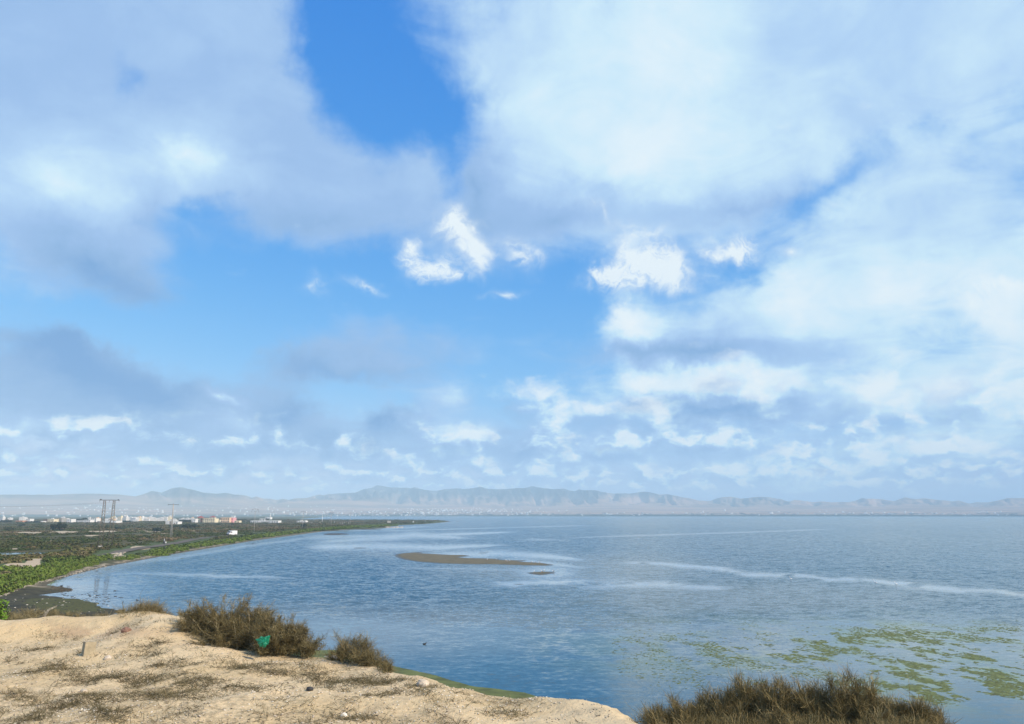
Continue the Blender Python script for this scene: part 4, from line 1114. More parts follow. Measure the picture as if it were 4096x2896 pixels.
# ------------------------------------------------------------------ dry ground grass on the sand (uncountable)
PATCH = [(590, 2640, 110, 26), (640, 2624, 70, 14), (180, 2690, 120, 26), (230, 2660, 60, 16), (330, 2730, 190, 26), (470, 2745, 130, 30), (560, 2725, 130, 22), (700, 2745, 120, 24), (800, 2755, 130, 26), (880, 2670, 180, 16), (1000, 2690, 180, 16),
         (1260, 2680, 60, 28), (1330, 2710, 110, 22), (1430, 2730, 130, 30), (1560, 2740, 130, 20), (1680, 2745, 120, 22), (1760, 2790, 100, 24), (900, 2700, 90, 12), (1300, 2770, 80, 12), (120, 2780, 60, 20), (60, 2840, 110, 16), (150, 2870, 70, 18),
         (350, 2800, 120, 26), (230, 2820, 90, 20), (420, 2850, 90, 14), (20, 2630, 50, 18), (100, 2612, 70, 6), (190, 2608, 60, 5), (700, 2800, 150, 18), (600, 2800, 100, 20), (1100, 2700, 110, 14), (1500, 2790, 100, 14), (1850, 2860, 110, 22),
         (1650, 2850, 90, 12), (2050, 2850, 60, 10), (170, 2570, 110, 5), (310, 2580, 60, 5), (500, 2575, 70, 9), (330, 2625, 24, 6), (30, 2770, 60, 12), (1900, 2790, 110, 14), (760, 2700, 80, 18), (830, 2850, 120, 12), (380, 2880, 120, 14), (1000, 2780, 90, 10), (1420, 2860, 110, 10), (640, 2690, 60, 12)]
gx = []; gy = []
for (cx, cy, rx, ry) in PATCH:
    m = int(.62 * rx * ry / 14) + 16
    for _ in range(m):
        x = cx + rng.normal() * rx * .55; y = cy + rng.normal() * ry * .55
        q = on(x, y, PZ); gx.append(q[0]); gy.append(q[1])
for _ in range(2600):                               # loose single tufts
    q = on(rng.uniform(-50, 2300), rng.uniform(2570, 2990), PZ); gx.append(q[0]); gy.append(q[1])
gx = np.array(gx); gy = np.array(gy)
kp = (sdf(gx, gy, BE) > .15) & (fbm(gx * 1.7, gy * 1.7, 3, 91) > .40); gx, gy = gx[kp], gy[kp]
rep = 5
X = np.repeat(gx, rep) + rng.normal(size=len(gx) * rep) * .07; Y = np.repeat(gy, rep) + rng.normal(size=len(gx) * rep) * .05
Zg = bluff_h(X, Y); st = np.stack([X, Y, Zg - .005], -1)
di = rng.normal(size=(len(X), 3)) * np.array([1.2, .8, .25]); di[:, 2] = np.abs(di[:, 2]) + .30
V, Fc, t = ribbons(curly(st, di, rng.uniform(.05, .18, len(X)), 3, .8, .5), rng.uniform(.005, .011, len(X)), np.clip(np.repeat(fbm(gx * 1.2, gy * 1.2, 2, 33), rep) * .8 - .1 + rng.normal(size=len(X)) * .18, 0, 1))
tag(link('dry_grass', arr_mesh('dry_grass', V, Fc, False, {'tint': t}), M['grass']), 'sparse dry grass lying in patches on the sandy bluff', kind='stuff')

# shell chips and gravel
def chips(name, n, px0, px1, py0, py1, size, material, label, conc=None):
    q = np.array([on(rng.uniform(px0, px1), rng.uniform(py0, py1), PZ) for _ in range(n)])
    X, Y = q[:, 0], q[:, 1]; k = (sdf(X, Y, BE) > -.25)
    if conc: k &= fbm(X * .9, Y * .9, 3, conc) > .5
    X, Y = X[k], Y[k]; n = len(X); Z = bluff_h(X, Y)
    base = np.array([(1, 0, 0), (.2, .8, .05), (-.9, .3, 0), (-.4, -.8, .05), (.1, .05, .42), (0, 0, -.4)])
    tri = np.array([(0, 1, 4), (1, 2, 4), (2, 3, 4), (3, 0, 4), (1, 0, 5), (2, 1, 5), (3, 2, 5), (0, 3, 5)])
    a = rng.uniform(0, 6.28, n); s = rng.uniform(.4, 1.0, n) ** 2 * size
    c, s_ = np.cos(a), np.sin(a)
    b = base[None] * s[:, None, None] * rng.uniform(.7, 1.3, (n, 6, 1))
    V = np.stack([b[..., 0] * c[:, None] - b[..., 1] * s_[:, None] + X[:, None], b[..., 0] * s_[:, None] + b[..., 1] * c[:, None] + Y[:, None], b[..., 2] + Z[:, None] + .004], -1).reshape(-1, 3)
    Fc = (tri[None] + (np.arange(n) * 6)[:, None, None]).reshape(-1, 3)
    tag(link(name, arr_mesh(name, V, Fc), M[material]), label, kind='stuff')
chips('shell_chips', 5200, -50, 2450, 2480, 2990, .026, 'shell', 'white shell chips strewn over the sandy bluff', 13)
chips('pebbles', 3800, -50, 2450, 2490, 2990, .030, 'stone', 'pale pebbles on the sandy bluff')
chips('dark_crumbs', 3000, -50, 2450, 2540, 2990, .022, 'dark_stone', 'dark crumbs of bark and dung on the sand', 19)

# ------------------------------------------------------------------ things on the bluff
def lump(r, seed, amp=.3, flat=.7, n=(18, 12)):
    mb = MB(); mb.ball((0, 0, 0), (r, r * .8, r * flat), *n)
    v = np.array(mb.v); u = v / (np.linalg.norm(v, axis=1, keepdims=True) + 1e-9)
    f = 1 + amp * (fbm(u[:, 0] * 2.1 + seed, u[:, 1] * 2.1 + u[:, 2] * 1.9, 3, seed) - .5) * 2
    mb.v = [tuple(q) for q in v * f[:, None]]; mb.sm = [False] * len(mb.f)
    return mb
for (x, y, r, name, m_, lab) in [(432, 2636, .085, 'stone', 'stone', 'pale flat stone lying right of the concrete block'), (1692, 2746, .13, 'rock', 'stone', 'rounded tan rock at the bluff edge above the weedy shore'),
                                 (503, 2530, .11, 'rock', 'brown', 'reddish clod at the foot of the sandy hump'), (335, 2768, .06, 'stone', 'stone', 'small pale stone among the dry grass'),
                                 (1240, 2762, .07, 'stone', 'dark_stone', 'small dark stone in the sandy foreground'), (1375, 2866, .06, 'stone', 'shell', 'small white stone near the bottom edge')]:
    p = bl(x, y); o = lump(r, int(x)).build(name, M[m_]); o.location = (p[0], p[1], p[2] + r * .25); tag(o, lab, name)
# concrete block
p = bl(352, 2619); a = R(46)
o = empty('concrete_block', (p[0], p[1], p[2]), a, 'squat old concrete marker block leaning on the sand', 'block')
mb = MB(); mb.box((0, 0, .11), (.24, .16, .34), 0, .97); body = mb.build('body', M['block'], o); body.rotation_euler = (R(-3), R(4), 0)
# plastic bags
def bag(name, px, py, dist, w, h, seed, material, label, knot):
    c = far(px, py, dist); mb = MB(); mb.ball((0, 0, 0), (1, .7, 1), 40, 28)
    v = np.array(mb.v); n1 = fbm(v[:, 0] * 1.4 + seed, v[:, 2] * 1.4 + v[:, 1], 3, seed); n2 = np.abs(fbm(v[:, 0] * 4 + seed, v[:, 2] * 3 + v[:, 1] * 3, 3, seed + 4) - .5)
    v = v * (.72 + .55 * n1 - .95 * n2)[:, None]
    for kx, kz in (knot, (-knot[0] * 1.05, knot[1] * .35)):
        kk = np.exp(-((v[:, 0] - kx) ** 2 + (v[:, 2] - kz) ** 2) / .05); v[:, 0] += kk * kx * .45; v[:, 2] += kk * kz * .55
    v[:, 2] -= .16 * np.exp(-((v[:, 0] - .1) ** 2) / .12) * (v[:, 2] > .2)
    mb.v = [tuple(q) for q in v * np.array([w / 2, w / 3, h / 2])]
    mb.sm = [False] * len(mb.f)
    o = mb.build(name, material); o.location = c; tag(o, label, 'plastic bag'); return o
def film(name, col):
    m, g_ = mat(name); tc = g_.n('ShaderNodeTexCoord').outputs['Object']; n = g_.noise(tc, 9, 5, .7)
    g_.put(g_.b.inputs['Base Color'], g_.mix(g_.step(n, .35, .65), tuple(c * .8 for c in col), col))
    g_.b.inputs['Roughness'].default_value = .32
    bn = g_.n('ShaderNodeBump'); bn.inputs['Distance'].default_value = .03; g_.put(bn.inputs['Height'], n); g_.put(g_.b.inputs['Normal'], bn.outputs[0]); return m
bag('plastic_bag', 1053, 2566, 18.9, .28, .25, 3, film('green_film', (.0, .235, .125)), 'crumpled green plastic bag caught in the bush', (.85, .75))
p = bl(1335, 2633)
bag('plastic_bag', 1335, 2628, float(np.hypot(p[0], p[1])) - .1, .44, .14, 8, film('white_film', (.62, .62, .63)), 'torn white plastic bag lying between the two bushes', (.9, .4))

# ------------------------------------------------------------------ shore litter
V = []; Fc = []
def debris(n, fx, size, material, name, label):
    parts = []
    for _ in range(n):
        p = fx(); L = rng.uniform(.3, 1.0) * size; a = rng.uniform(-.6, .6); w = L * rng.uniform(.15, .45)
        c, s_ = math.cos(a), math.sin(a)
        b = np.array([(-L, -w, 0), (L, -w * .6, 0), (L * .8, w, 0), (-L * .9, w * .7, 0), (-L, -w, w), (L, -w * .5, w * .8), (L * .8, w, w * .9), (-L * .9, w * .7, w)]) / 2
        b = np.stack([b[:, 0] * c - b[:, 1] * s_, b[:, 0] * s_ + b[:, 1] * c, b[:, 2]], -1) + p
        parts.append((b, np.array([(4, 5, 6, 7), (0, 1, 5, 4), (1, 2, 6, 5), (2, 3, 7, 6), (3, 0, 4, 7)]), np.zeros(8)))
    v, f, t = join(parts); tag(link(name, arr_mesh(name, v, f), M[material]), label, kind='stuff')
def on_line():
    x = rng.uniform(-20, 420) if rng.random() < .7 else rng.uniform(420, 1000)
    y = np.interp(x, [-20, 0, 80, 160, 240, 330, 420, 520, 700, 1000], [2392, 2385, 2352, 2328, 2310, 2285, 2262, 2243, 2209, 2160]) + rng.normal() * 3
    return at(x, y) + np.array([0, 0, .02])
debris(520, on_line, .42, 'pale_wood', 'driftwood_litter', 'pale driftwood and litter along the high water line')
def on_mud(): 
    return at(rng.uniform(0, 440), rng.uniform(2378, 2485)) + np.array([0, 0, .01])
debris(70, on_mud, .24, 'shell', 'mud_litter', 'white scraps strewn over the dark mud')
debris(120, on_mud, .45, 'dark_stone', 'black_weed', 'black rotting weed lying on the mud')
def on_promontory():
    return on(rng.uniform(170, 285), 2355 + rng.normal() * 6, .06)
debris(140, on_promontory, .4, 'bark', 'shore_rubble', 'dark rotting debris on the muddy point at left')
def in_shallow():
    return on(rng.normal(400, 70), rng.normal(2388, 20), .0)
debris(45, in_shallow, .4, 'dark_stone', 'stranded_weed', 'dark weed stranded in the shallows by the mud')
def in_pile():
    return at(465 + rng.normal() * 12, 2228 + rng.normal() * 5) + np.array([0, 0, rng.uniform(0, .6)])
debris(150, in_pile, 1.1, 'pale_wood', 'reed_pile', 'heap of pale dead reeds beside the shore')
def on_far_spit():
    return on(rng.uniform(1540, 1610), 2109 + rng.normal() * .8, .1)
debris(60, on_far_spit, 2.2, 'stone', 'spit_stones', 'pale stones on the little point below the signboard')

# floating weed
parts = []
cnt = 0
while cnt < 11000:
    x = rng.uniform(2450, 4250); y = rng.uniform(2478, 2830)
    wgt = max(blobpx(x, y, 3560, 2560, 420, 44, .7) * .9, blobpx(x, y, 3850, 2650, 380, 90, .6) * 1.0, blobpx(x, y, 3780, 2745, 330, 50, .7) * .95, blobpx(x, y, 3150, 2600, 440, 70, .7) * .5, blobpx(x, y, 2800, 2560, 360, 60, .8) * .28, blobpx(x, y, 3500, 2640, 900, 110, .6) * .18,
              blobpx(x, y, 3260, 2612, 120, 18, .6) * .9, blobpx(x, y, 3980, 2560, 150, 60, .6) * .6)
    q = on(x, y, .004)
    cl_ = .55 * fbm(q[0] * .5, q[1] * .33, 4, 44) + .45 * fbm(q[0] * 1.6, q[1] * .8, 3, 46)
    if rng.random() > wgt * sstep(.46, .60, cl_): continue
    cnt += 1
    big = rng.random() < .35
    L = rng.uniform(.06, .20) * (1.6 if big and wgt > .4 else 1); Wd = L * rng.uniform(.3, .65)
    k = 9; th = np.linspace(0, 2 * math.pi, k, endpoint=False); rr_ = rng.uniform(.5, 1.2, k)
    a = rng.uniform(-.35, .35); ux, uy = np.cos(th) * rr_ * L, np.sin(th) * rr_ * Wd
    rim = np.stack([ux * math.cos(a) - uy * math.sin(a) + q[0], ux * math.sin(a) + uy * math.cos(a) + q[1], np.full(k, .002)], -1)
    V = np.concatenate([[[q[0], q[1], rng.uniform(.012, .03)]], rim])
    f = np.array([(0, 1 + j, 1 + (j + 1) % k) for j in range(k)])
    parts.append((V, f, np.full(k + 1, np.clip(rng.normal(.55, .22) + (.15 if big else -.12), 0, 1))))
v, f, t = join(parts)
tag(link('floating_weed', arr_mesh('floating_weed', v, f, True, {'tint': t}), M['algae']), 'patches of olive green weed floating on the shallow water', kind='stuff')

# ------------------------------------------------------------------ pylons and poles
def lattice(mb, x0, w0, w1, z0, z1, n, legs):
    """four tapering corner legs (returned apart) and zigzag bracing"""
    zs = [z0 + (z1 - z0) * (1 - (1 - i / n) ** 1.25) for i in range(n + 1)]
    def cor(i, k):
        w = w0 + (w1 - w0) * (zs[i] - z0) / (z1 - z0)
        sx, sy = ((-1, -1), (1, -1), (1, 1), (-1, 1))[k]
        return Vector((x0 + sx * w / 2, sy * w / 2, zs[i]))
    for k in range(4):
        legs.append([cor(0, k), cor(n, k)])
        for i in range(n):
            a, b = (cor(i, k), cor(i + 1, (k + 1) % 4)) if i % 2 else (cor(i, (k + 1) % 4), cor(i + 1, k))
            mb.bar(a, b, .036)
            if i % 3 == 0: mb.bar(cor(i, k), cor(i, (k + 1) % 4), .018)
p = at(420, 2187)
k = mpp(p)
pyl = empty('lattice_pylon', p, math.atan2(-p[0], p[1]) * .9, 'twin lattice mast pylon with one long crossarm on the scrub flats', 'pylon')
H = 184 * k
for x0 in (-17 * k, 17 * k):
    mb = MB(); legs = []
    lattice(mb, x0, 1.25, .52, .1, H - .15, 15, legs)
    ms = mb.build('mast', M['steel'], pyl)
    for a, b in legs:
        lb = MB(); lb.tube([a, b], .08, 5); lb.build('leg', M['steel'], ms)
    fb = MB(); fb.box((x0, 0, .05), (1.7, 1.7, .5), 0, .7); fb.build('footing', M['concrete'], pyl)
mb = MB(); L = 36.5 * k
mb.box((0, -.16, H - .02), (L * 2, .07, .16)); mb.box((0, .16, H - .02), (L * 2, .07, .16))
for i in range(17):
    x = -L + 2 * L * i / 16; mb.bar((x, -.16, H), (min(L, x + L / 8), .16, H), .03)
mb.box((-L + .35, 0, H + .16), (.4, .3, .2)); mb.box((L - .35, 0, H + .12), (.4, .3, .14))
mb.build('crossarm', M['dark_steel'], pyl)
for x in (-L + .15, 0, L - .15):
    ib = MB()
    for j in range(4): ib.tube([(x, 0, H - .14 - j * .13), (x, 0, H - .19 - j * .13)], [.09, .05], 8)
    ib.tube([(x, 0, H - .1), (x, 0, H - .68)], .015, 5)
    ib.build('insulator', M['dark_steel'], pyl)
# wires leaving the pylon to the left
for dx, lab in ((-L + .15, 'overhead wire running left from the left end of the pylon crossarm'), (0, 'overhead wire running left from the middle of the pylon crossarm'), (L - .15, 'overhead wire running left from the right end of the pylon crossarm')):
    a = np.array(pyl.matrix_world @ Vector((dx, 0, H - .7))) if False else np.array([p[0] + dx, p[1], p[2] + H - .7])
    b = far(-900, 1985, 330) + np.array([dx, 0, 0]); mb = MB()
    pts = [a + (b - a) * s + np.array([0, 0, -4 * 2.2 * s * (1 - s)]) for s in np.linspace(0, 1, 16)]
    mb.tube(pts, .007, 4); tag(mb.build('overhead_wire', M['wire']), lab, 'wire', 'wires of the lattice pylon')

def tpole(px, py, top, arm, label):
    p = at(px, py); k = mpp(p); H = (py - top) * k
    o = empty('utility_pole', p, 0, label, 'utility pole')
    for s in (-1, 1):
        mb = MB(); mb.tube([(s * .38, 0, 0), (s * .11, 0, H * .62), (s * .09, 0, H)], [.17, .14, .12], 6); mb.build('leg', M['concrete'], o)
    mb = MB()
    for z in np.linspace(.12, .95, 9): mb.box((0, 0, H * z), (.76 * (1 - z * .8), .1, .12))
    mb.build('rungs', M['concrete'], o)
    mb = MB(); mb.tube([(-arm * k, 0, H - .40), (-arm * k * .6, 0, H - .28), (0, 0, H - .25), (arm * k * .6, 0, H - .28), (arm * k, 0, H - .42)], .09, 6); mb.box((0, 0, H - .1), (.2, .2, .5)); mb.build('crossarm', M['dark_steel'], o)
    for s in (-.95, .0, .95):
        ib = MB(); ib.tube([(s * arm * k, 0, H - .3), (s * arm * k, 0, H - .02)], [.06, .05], 6); ib.build('insulator', M['dark_steel'], o)
    fb = MB(); fb.box((0, 0, .08), (1.5, 1.2, .4), 0, .75); fb.build('footing', M['concrete'], o)
tpole(683, 2152, 2018, 22.5, 'tall T shaped concrete pole with split base beside the dirt track')

def ypole(px, py, top, arm, label, lean=0):
    p = at(px, py); k = mpp(p); H = (py - top) * k; A = arm * k
    o = empty('utility_pole', p, 0, label, 'utility pole')
    mb = MB(); mb.tube([(0, 0, -.2), (lean * H, 0, H * .87)], [.17, .10], 8); mb.build('pole', M['concrete'], o)
    mb = MB(); z = H * .87; x0 = lean * H
    for s in (-1, 1):
        mb.tube([(x0, 0, z - .1), (x0 + s * A * .5, 0, z + H * .075), (x0 + s * A * .85, 0, z + H * .11)], .05, 5)
        mb.tube([(x0 + s * A * .85, 0, z + H * .11), (x0 + s * A, 0, z + H * .02)], .04, 5)
    mb.tube([(x0 - A * .85, 0, z + H * .11), (x0, 0, z + H * .13), (x0 + A * .85, 0, z + H * .11)], .05, 5)
    mb.build('crossarm', M['dark_steel'], o)
    for s in (-1, 0, 1):
        ib = MB(); zz = z + (H * .02 if s else H * .12); ib.tube([(x0 + s * A, 0, zz), (x0 + s * A, 0, zz - .5)], [.05, .07], 6); ib.build('insulator', M['dark_steel'], o)
ypole(1016, 2127, 2037, 14, 'nearest Y headed utility pole, in front of the long white building')
ypole(1210, 2113, 2046, 10, 'second Y headed utility pole, right of the small white houses')
ypole(1324, 2104, 2050, 8, 'third Y headed utility pole, right of the white mast')
ypole(1400, 2099, 2052, 6, 'farthest Y headed utility pole, before the signboard')

def post(px, py, top, r, material, name, label, cat, lean=0, group=None):
    p = at(px, py); k = mpp(p); H = (py - top) * k
    mb = MB(); mb.tube([(0, 0, -.1), (lean * H * .5, 0, H * .5), (lean * H, 0, H)], [r, r * .9, r * .7], 8); mb.ball((lean * H, 0, H), (r * 1.2, r * 1.2, r), 8, 5)
    o = mb.build(name, M[material]); o.location = p; tag(o, label, cat, group)
post(1289, 2089, 2062, .30, 'white', 'white_mast', 'bright white mast on the point between two Y poles', 'mast')
post(1319, 2088, 2060, .14, 'concrete', 'pale_mast', 'thin pale mast just left of the third Y pole', 'mast')
post(1254, 2086, 2063, .12, 'concrete', 'pale_mast', 'thin pale mast left of the bright white mast', 'mast')
post(1390, 2095, 2076, .22, 'dark_steel', 'dark_pole', 'short dark tilted pole beside the farthest Y pole', 'pole', .06)
post(727, 2124, 2112, .10, 'concrete', 'low_post', 'small pale post on the flats right of the T pole', 'post')
for i, (x, y, t) in enumerate([(1213, 2094, 2088), (1240, 2094, 2089), (1247, 2094, 2089), (1280, 2095, 2089), (1338, 2093, 2086), (1361, 2095, 2091), (1370, 2096, 2091), (1378, 2096, 2090), (1394, 2097, 2091), (1700, 2089, 2082)]):
    post(x, y, t, .16, 'white', 'fence_post', 'short white fence post in the scrub near the far point', 'post', 0, 'white posts near the point')
# signboard
p = at(1556, 2093); k = mpp(p)
o = empty('signboard', p, math.atan2(-p[0], p[1]), 'pale blank signboard standing on the far point', 'signboard')
mb = MB(); mb.box((0, 0, 5.5 * k), (14.5 * k, .12, 8.5 * k)); mb.build('board', M['concrete'], o)
for s in (-1, 1):
    mb = MB(); mb.box((s * 5.5 * k, .12, .6), (.14, .1, 1.9 + 4 * k)); mb.build('leg', M['steel'], o)
mb = MB(); mb.box((0, -.1, 5.5 * k + 4.2 * k), (14.9 * k, .1, .14)); mb.box((0, -.1, 1.3 * k), (14.9 * k, .1, .14)); mb.build('frame', M['white'], o)
# marker standing on the point, pale patch stones, dark boats/rocks off the tip
p = at(1653, 2090); mb = MB(); mb.poly([(-.9, 0, 0), (.9, 0, 0), (.3, 0, 1.6), (-.3, 0, 1.9)], (0, .6, 0)); o = mb.build('white_marker', M['white']); o.location = p; tag(o, 'small white marker stone on the far point', 'marker')
for (x, y, w, lab) in [(1797, 2086.5, 3.2, 'dark rock awash at the tip of the point'), (1829, 2084.2, 2.6, 'lone dark rock in the water beyond the point'), (388, 2285, .55, 'dark rock in the shallows below the lattice pylons')]:
    p = on(x, y, 0); mb = lump(w / 2 * (1.0), int(x), .35, .35); o = mb.build('rock', M['dark_stone']); o.location = p; tag(o, lab, 'rock')

# ------------------------------------------------------------------ van and motorcycle
p = at(927, 2141)
van = empty('van', p, R(-118), 'white panel van coming along the dirt track', 'van')   # faces the camera's left
def prism(mb, prof, w):
    return mb.poly([(x, -w / 2, z) for x, z in prof], (0, w, 0))
mb = MB(); prism(mb, [(-2.5, .35), (2.45, .35), (2.5, .85), (2.05, 1.18), (1.25, 2.05), (.9, 2.2), (-2.4, 2.2), (-2.5, 2.0)], 1.9); mb.build('body', M['paint'], van)
mb = MB(); mb.poly([(2.03, -.82, 1.24), (2.03, .82, 1.24), (1.33, .74, 2.02), (1.33, -.74, 2.02)], (.03, 0, .025)); mb.build('windscreen', M['glass'], van)
for s in (-1, 1):
    mb = MB(); mb.poly([(1.75, s * .955, 1.25), (.75, s * .955, 1.25), (.75, s * .955, 1.85), (1.25, s * .955, 1.85)], (0, s * .012, 0)); mb.build('side_window', M['glass'], van)
    mb = MB(); mb.box((2.40, s * .68, .92), (.16, .34, .2)); mb.build('headlight', M['glass'], van)
    mb = MB(); mb.box((1.72, s * 1.06, 1.3), (.12, .2, .28)); mb.build('mirror', M['trim'], van)
    for x in (1.55, -1.5):
        wb = MB(); wb.tube([(x, s * .72, .33), (x, s * .97, .33)], .33, 16, False); w_ = wb.build('wheel', M['rubber'], van)
        rb = MB(); rb.tube([(x, s * .97, .33), (x, s * .985, .33)], .18, 12, False); rb.build('rim', M['steel'], w_)
mb = MB(); mb.box((2.5, 0, .5), (.22, 1.9, .42)); mb.build('bumper', M['trim'], van)
mb = MB(); mb.box((2.44, 0, .86), (.14, .9, .2)); mb.build('grille', M['trim'], van)
mb = MB(); mb.box((2.62, 0, .55), (.03, .5, .11)); mb.build('number_plate', M['white'], van)

p = at(656, 2177)
bike = empty('motorcycle', p, R(-95), 'dark motorcycle with a pale box on the dirt track', 'motorcycle')
for x in (.62, -.62):
    wb = MB()
    ring = [(x + .30 * math.cos(a), 0, .31 + .30 * math.sin(a)) for a in np.linspace(0, 2 * math.pi, 15)]
    wb.tube(ring, .055, 6); w_ = wb.build('wheel', M['rubber'], bike)
    hb_ = MB(); hb_.tube([(x, -.08, .31), (x, .08, .31)], .07, 8)
    for a in np.linspace(0, math.pi, 5)[:-1]: hb_.bar((x - .28 * math.cos(a), 0, .31 - .28 * math.sin(a)), (x + .28 * math.cos(a), 0, .31 + .28 * math.sin(a)), .012)
    hb_.build('spokes', M['steel'], w_)
mb = MB(); mb.tube([(.62, 0, .31), (.42, 0, .95)], .05, 6); mb.tube([(.42, 0, .8), (0, 0, .55), (-.62, 0, .33)], .05, 6); mb.box((0, 0, .45), (.4, .26, .3)); mb.build('frame', M['dark_steel'], bike)
mb = MB(); mb.ball((.2, 0, .82), (.28, .15, .14)); mb.build('fuel_tank', M['trim'], bike)
mb = MB(); mb.box((-.3, 0, .80), (.6, .26, .10)); mb.build('seat', M['rubber'], bike)
mb = MB(); mb.tube([(.36, -.36, 1.02), (.42, 0, .98), (.36, .36, 1.02)], .025, 6); mb.build('handlebar', M['steel'], bike)
mb = MB(); mb.ball((.56, 0, .86), (.1, .11, .11), 8, 6); mb.build('headlight', M['glass'], bike)
mb = MB(); mb.box((-.2, .42, .62), (.5, .3, .45)); mb.build('pannier', M['paint'], bike)
# rider: one skinned figure, clothes as coloured regions of the same build
def person(loc, rz, label):
    o = empty('person', loc, rz, label, 'person')
    pts = {'pel': (-.22, 0, .95), 'chest': (-.12, 0, 1.32), 'neck': (-.08, 0, 1.47), 'head': (-.04, 0, 1.62), 'crown': (-.03, 0, 1.72)}
    rad = {'pel': .15, 'chest': .17, 'neck': .065, 'head': .105, 'crown': .08}
    ed = [('pel', 'chest'), ('chest', 'neck'), ('neck', 'head'), ('head', 'crown')]
    for s, t in ((1, 'l'), (-1, 'r')):
        pts.update({'sh' + t: (-.10, s * .20, 1.40), 'el' + t: (.10, s * .30, 1.18), 'wr' + t: (.33, s * .32, 1.06), 'ha' + t: (.40, s * .33, 1.04),
                    'hi' + t: (-.20, s * .12, .90), 'kn' + t: (.18, s * .22, .78), 'an' + t: (.02, s * .22, .36), 'to' + t: (.16, s * .22, .30)})
        rad.update({'sh' + t: .075, 'el' + t: .055, 'wr' + t: .04, 'ha' + t: .045, 'hi' + t: .10, 'kn' + t: .075, 'an' + t: .05, 'to' + t: .045})
        ed += [('chest', 'sh' + t), ('sh' + t, 'el' + t), ('el' + t, 'wr' + t), ('wr' + t, 'ha' + t), ('pel', 'hi' + t), ('hi' + t, 'kn' + t), ('kn' + t, 'an' + t), ('an' + t, 'to' + t)]
    keys = list(pts); me = bpy.data.meshes.new('body'); me.from_pydata([pts[q] for q in keys], [(keys.index(a), keys.index(b)) for a, b in ed], [])
    b = link('body', me, M['rider'], o); md = b.modifiers.new('skin', 'SKIN'); md.use_smooth_shade = True
    for i, q in enumerate(keys): me.skin_vertices[0].data[i].radius = (rad[q], rad[q])
    me.skin_vertices[0].data[0].use_root = True
    b.modifiers.new('sub', 'SUBSURF').levels = 1
    mb = MB(); mb.ball((-.04, 0, 1.67), (.14, .135, .13), 12, 8); mb.build('helmet', M['paint'], o)
    mb = MB(); mb.ball((-.13, 0, 1.22), (.20, .235, .28), 14, 9); mb.build('jacket', M['paint'], o)
    return o
M['rider'] = plain('dark_clothes', (.035, .038, .05), .9, .15, 8)
if not hasattr(bpy.types.Mesh, 'skin_vertices'): pass
def person_safe(*a):
    return person(*a)
try:
    person_safe(tuple(p), R(-95), 'person in pale jacket and helmet riding the motorcycle on the track')
except Exception as e:
    print('rider', e); raise

# ------------------------------------------------------------------ birds
def bird(px, py, size, rz, label, standing=True, z=.0, dark=False, heron=False, group=None):
    """one continuous lofted body with head and tail; wings, bill and legs are parts"""
    q = on(px, py, z)
    if heron: spine = [(-.34, 0, .62, .02), (-.24, 0, .66, .06), (0, 0, .72, .105), (.16, 0, .78, .08), (.22, 0, .92, .035), (.16, 0, 1.05, .025), (.22, 0, 1.16, .028), (.28, 0, 1.19, .042), (.33, 0, 1.18, .02)]
    else: spine = [(-.30, 0, .17, .012), (-.20, 0, .19, .045), (-.05, 0, .20, .085), (.08, 0, .22, .088), (.15, 0, .28, .05), (.17, 0, .345, .042), (.20, 0, .37, .05), (.25, 0, .365, .02)]
    o = empty('heron' if heron else 'gull', q, rz, label, 'heron' if heron else 'gull', group); o.scale = (size,) * 3
    mb = MB(); mb.tube([s[:3] for s in spine], [s[3] for s in spine], 8); mb.build('body', M['feather'], o)
    zb = spine[2][2]
    for s in (-1, 1):
        wb = MB(); wb.ball((-.09, s * .075, zb + .03), (.22, .025, .06), 10, 6); wb.build('wing', M['wing'] if not heron else M['feather'], o)
        lb = MB(); lb.tube([(0, s * .04, zb - .05), (.01, s * .04, zb * .5), (0, s * .04, -.02), (.05, s * .04, -.02)], .009, 5); lb.build('leg', M['beak'] if not heron else M['trim'], o)
    e = spine[-1]; bb = MB(); bb.tube([e[:3], (e[0] + (.16 if heron else .07), 0, e[2] - .02)], [.016, .004], 6); bb.build('beak', M['beak'], o)
    return o
GL = [(1948, 2241, 20, 'gull with raised wing nearest the broad middle of the sandbar'), (1987, 2241, 160, 'second gull from the left on the sandbar'), (2023, 2244, 70, 'gull at the back of the trio on the sandbar'), (2030, 2248, 200, 'front gull of the trio on the sandbar'),
      (2038, 2246, 110, 'right gull of the trio on the sandbar'), (2127, 2251, 30, 'left gull of the group near the sandbar tip'), (2141, 2252, 170, 'small middle gull of the group near the sandbar tip'), (2158, 2253, 190, 'dark backed gull nearest the sandbar tip'),
      (2136, 2290, 80, 'left gull on the small mud islet'), (2168, 2289.5, 200, 'dark winged gull in the middle of the small mud islet'), (2177, 2286, 100, 'upright gull at the back of the small mud islet'), (2213, 2289, 150, 'gull at the right tip of the small mud islet')]
for x, y, a, lab in GL: bird(x, y, .98, R(a), lab, z=.12, group='gulls resting on the sandbar and islet')
bird(3164, 2328, .75, R(200), 'white wading heron feeding alone left in the rippled water', heron=True, group='herons wading at right')
bird(3502, 2346, .85, R(160), 'white wading heron with raised neck, middle of the three', heron=True, group='herons wading at right')
bird(3585, 2350, .75, R(190), 'white wading heron farthest right beside the pale wind row', heron=True, group='herons wading at right')
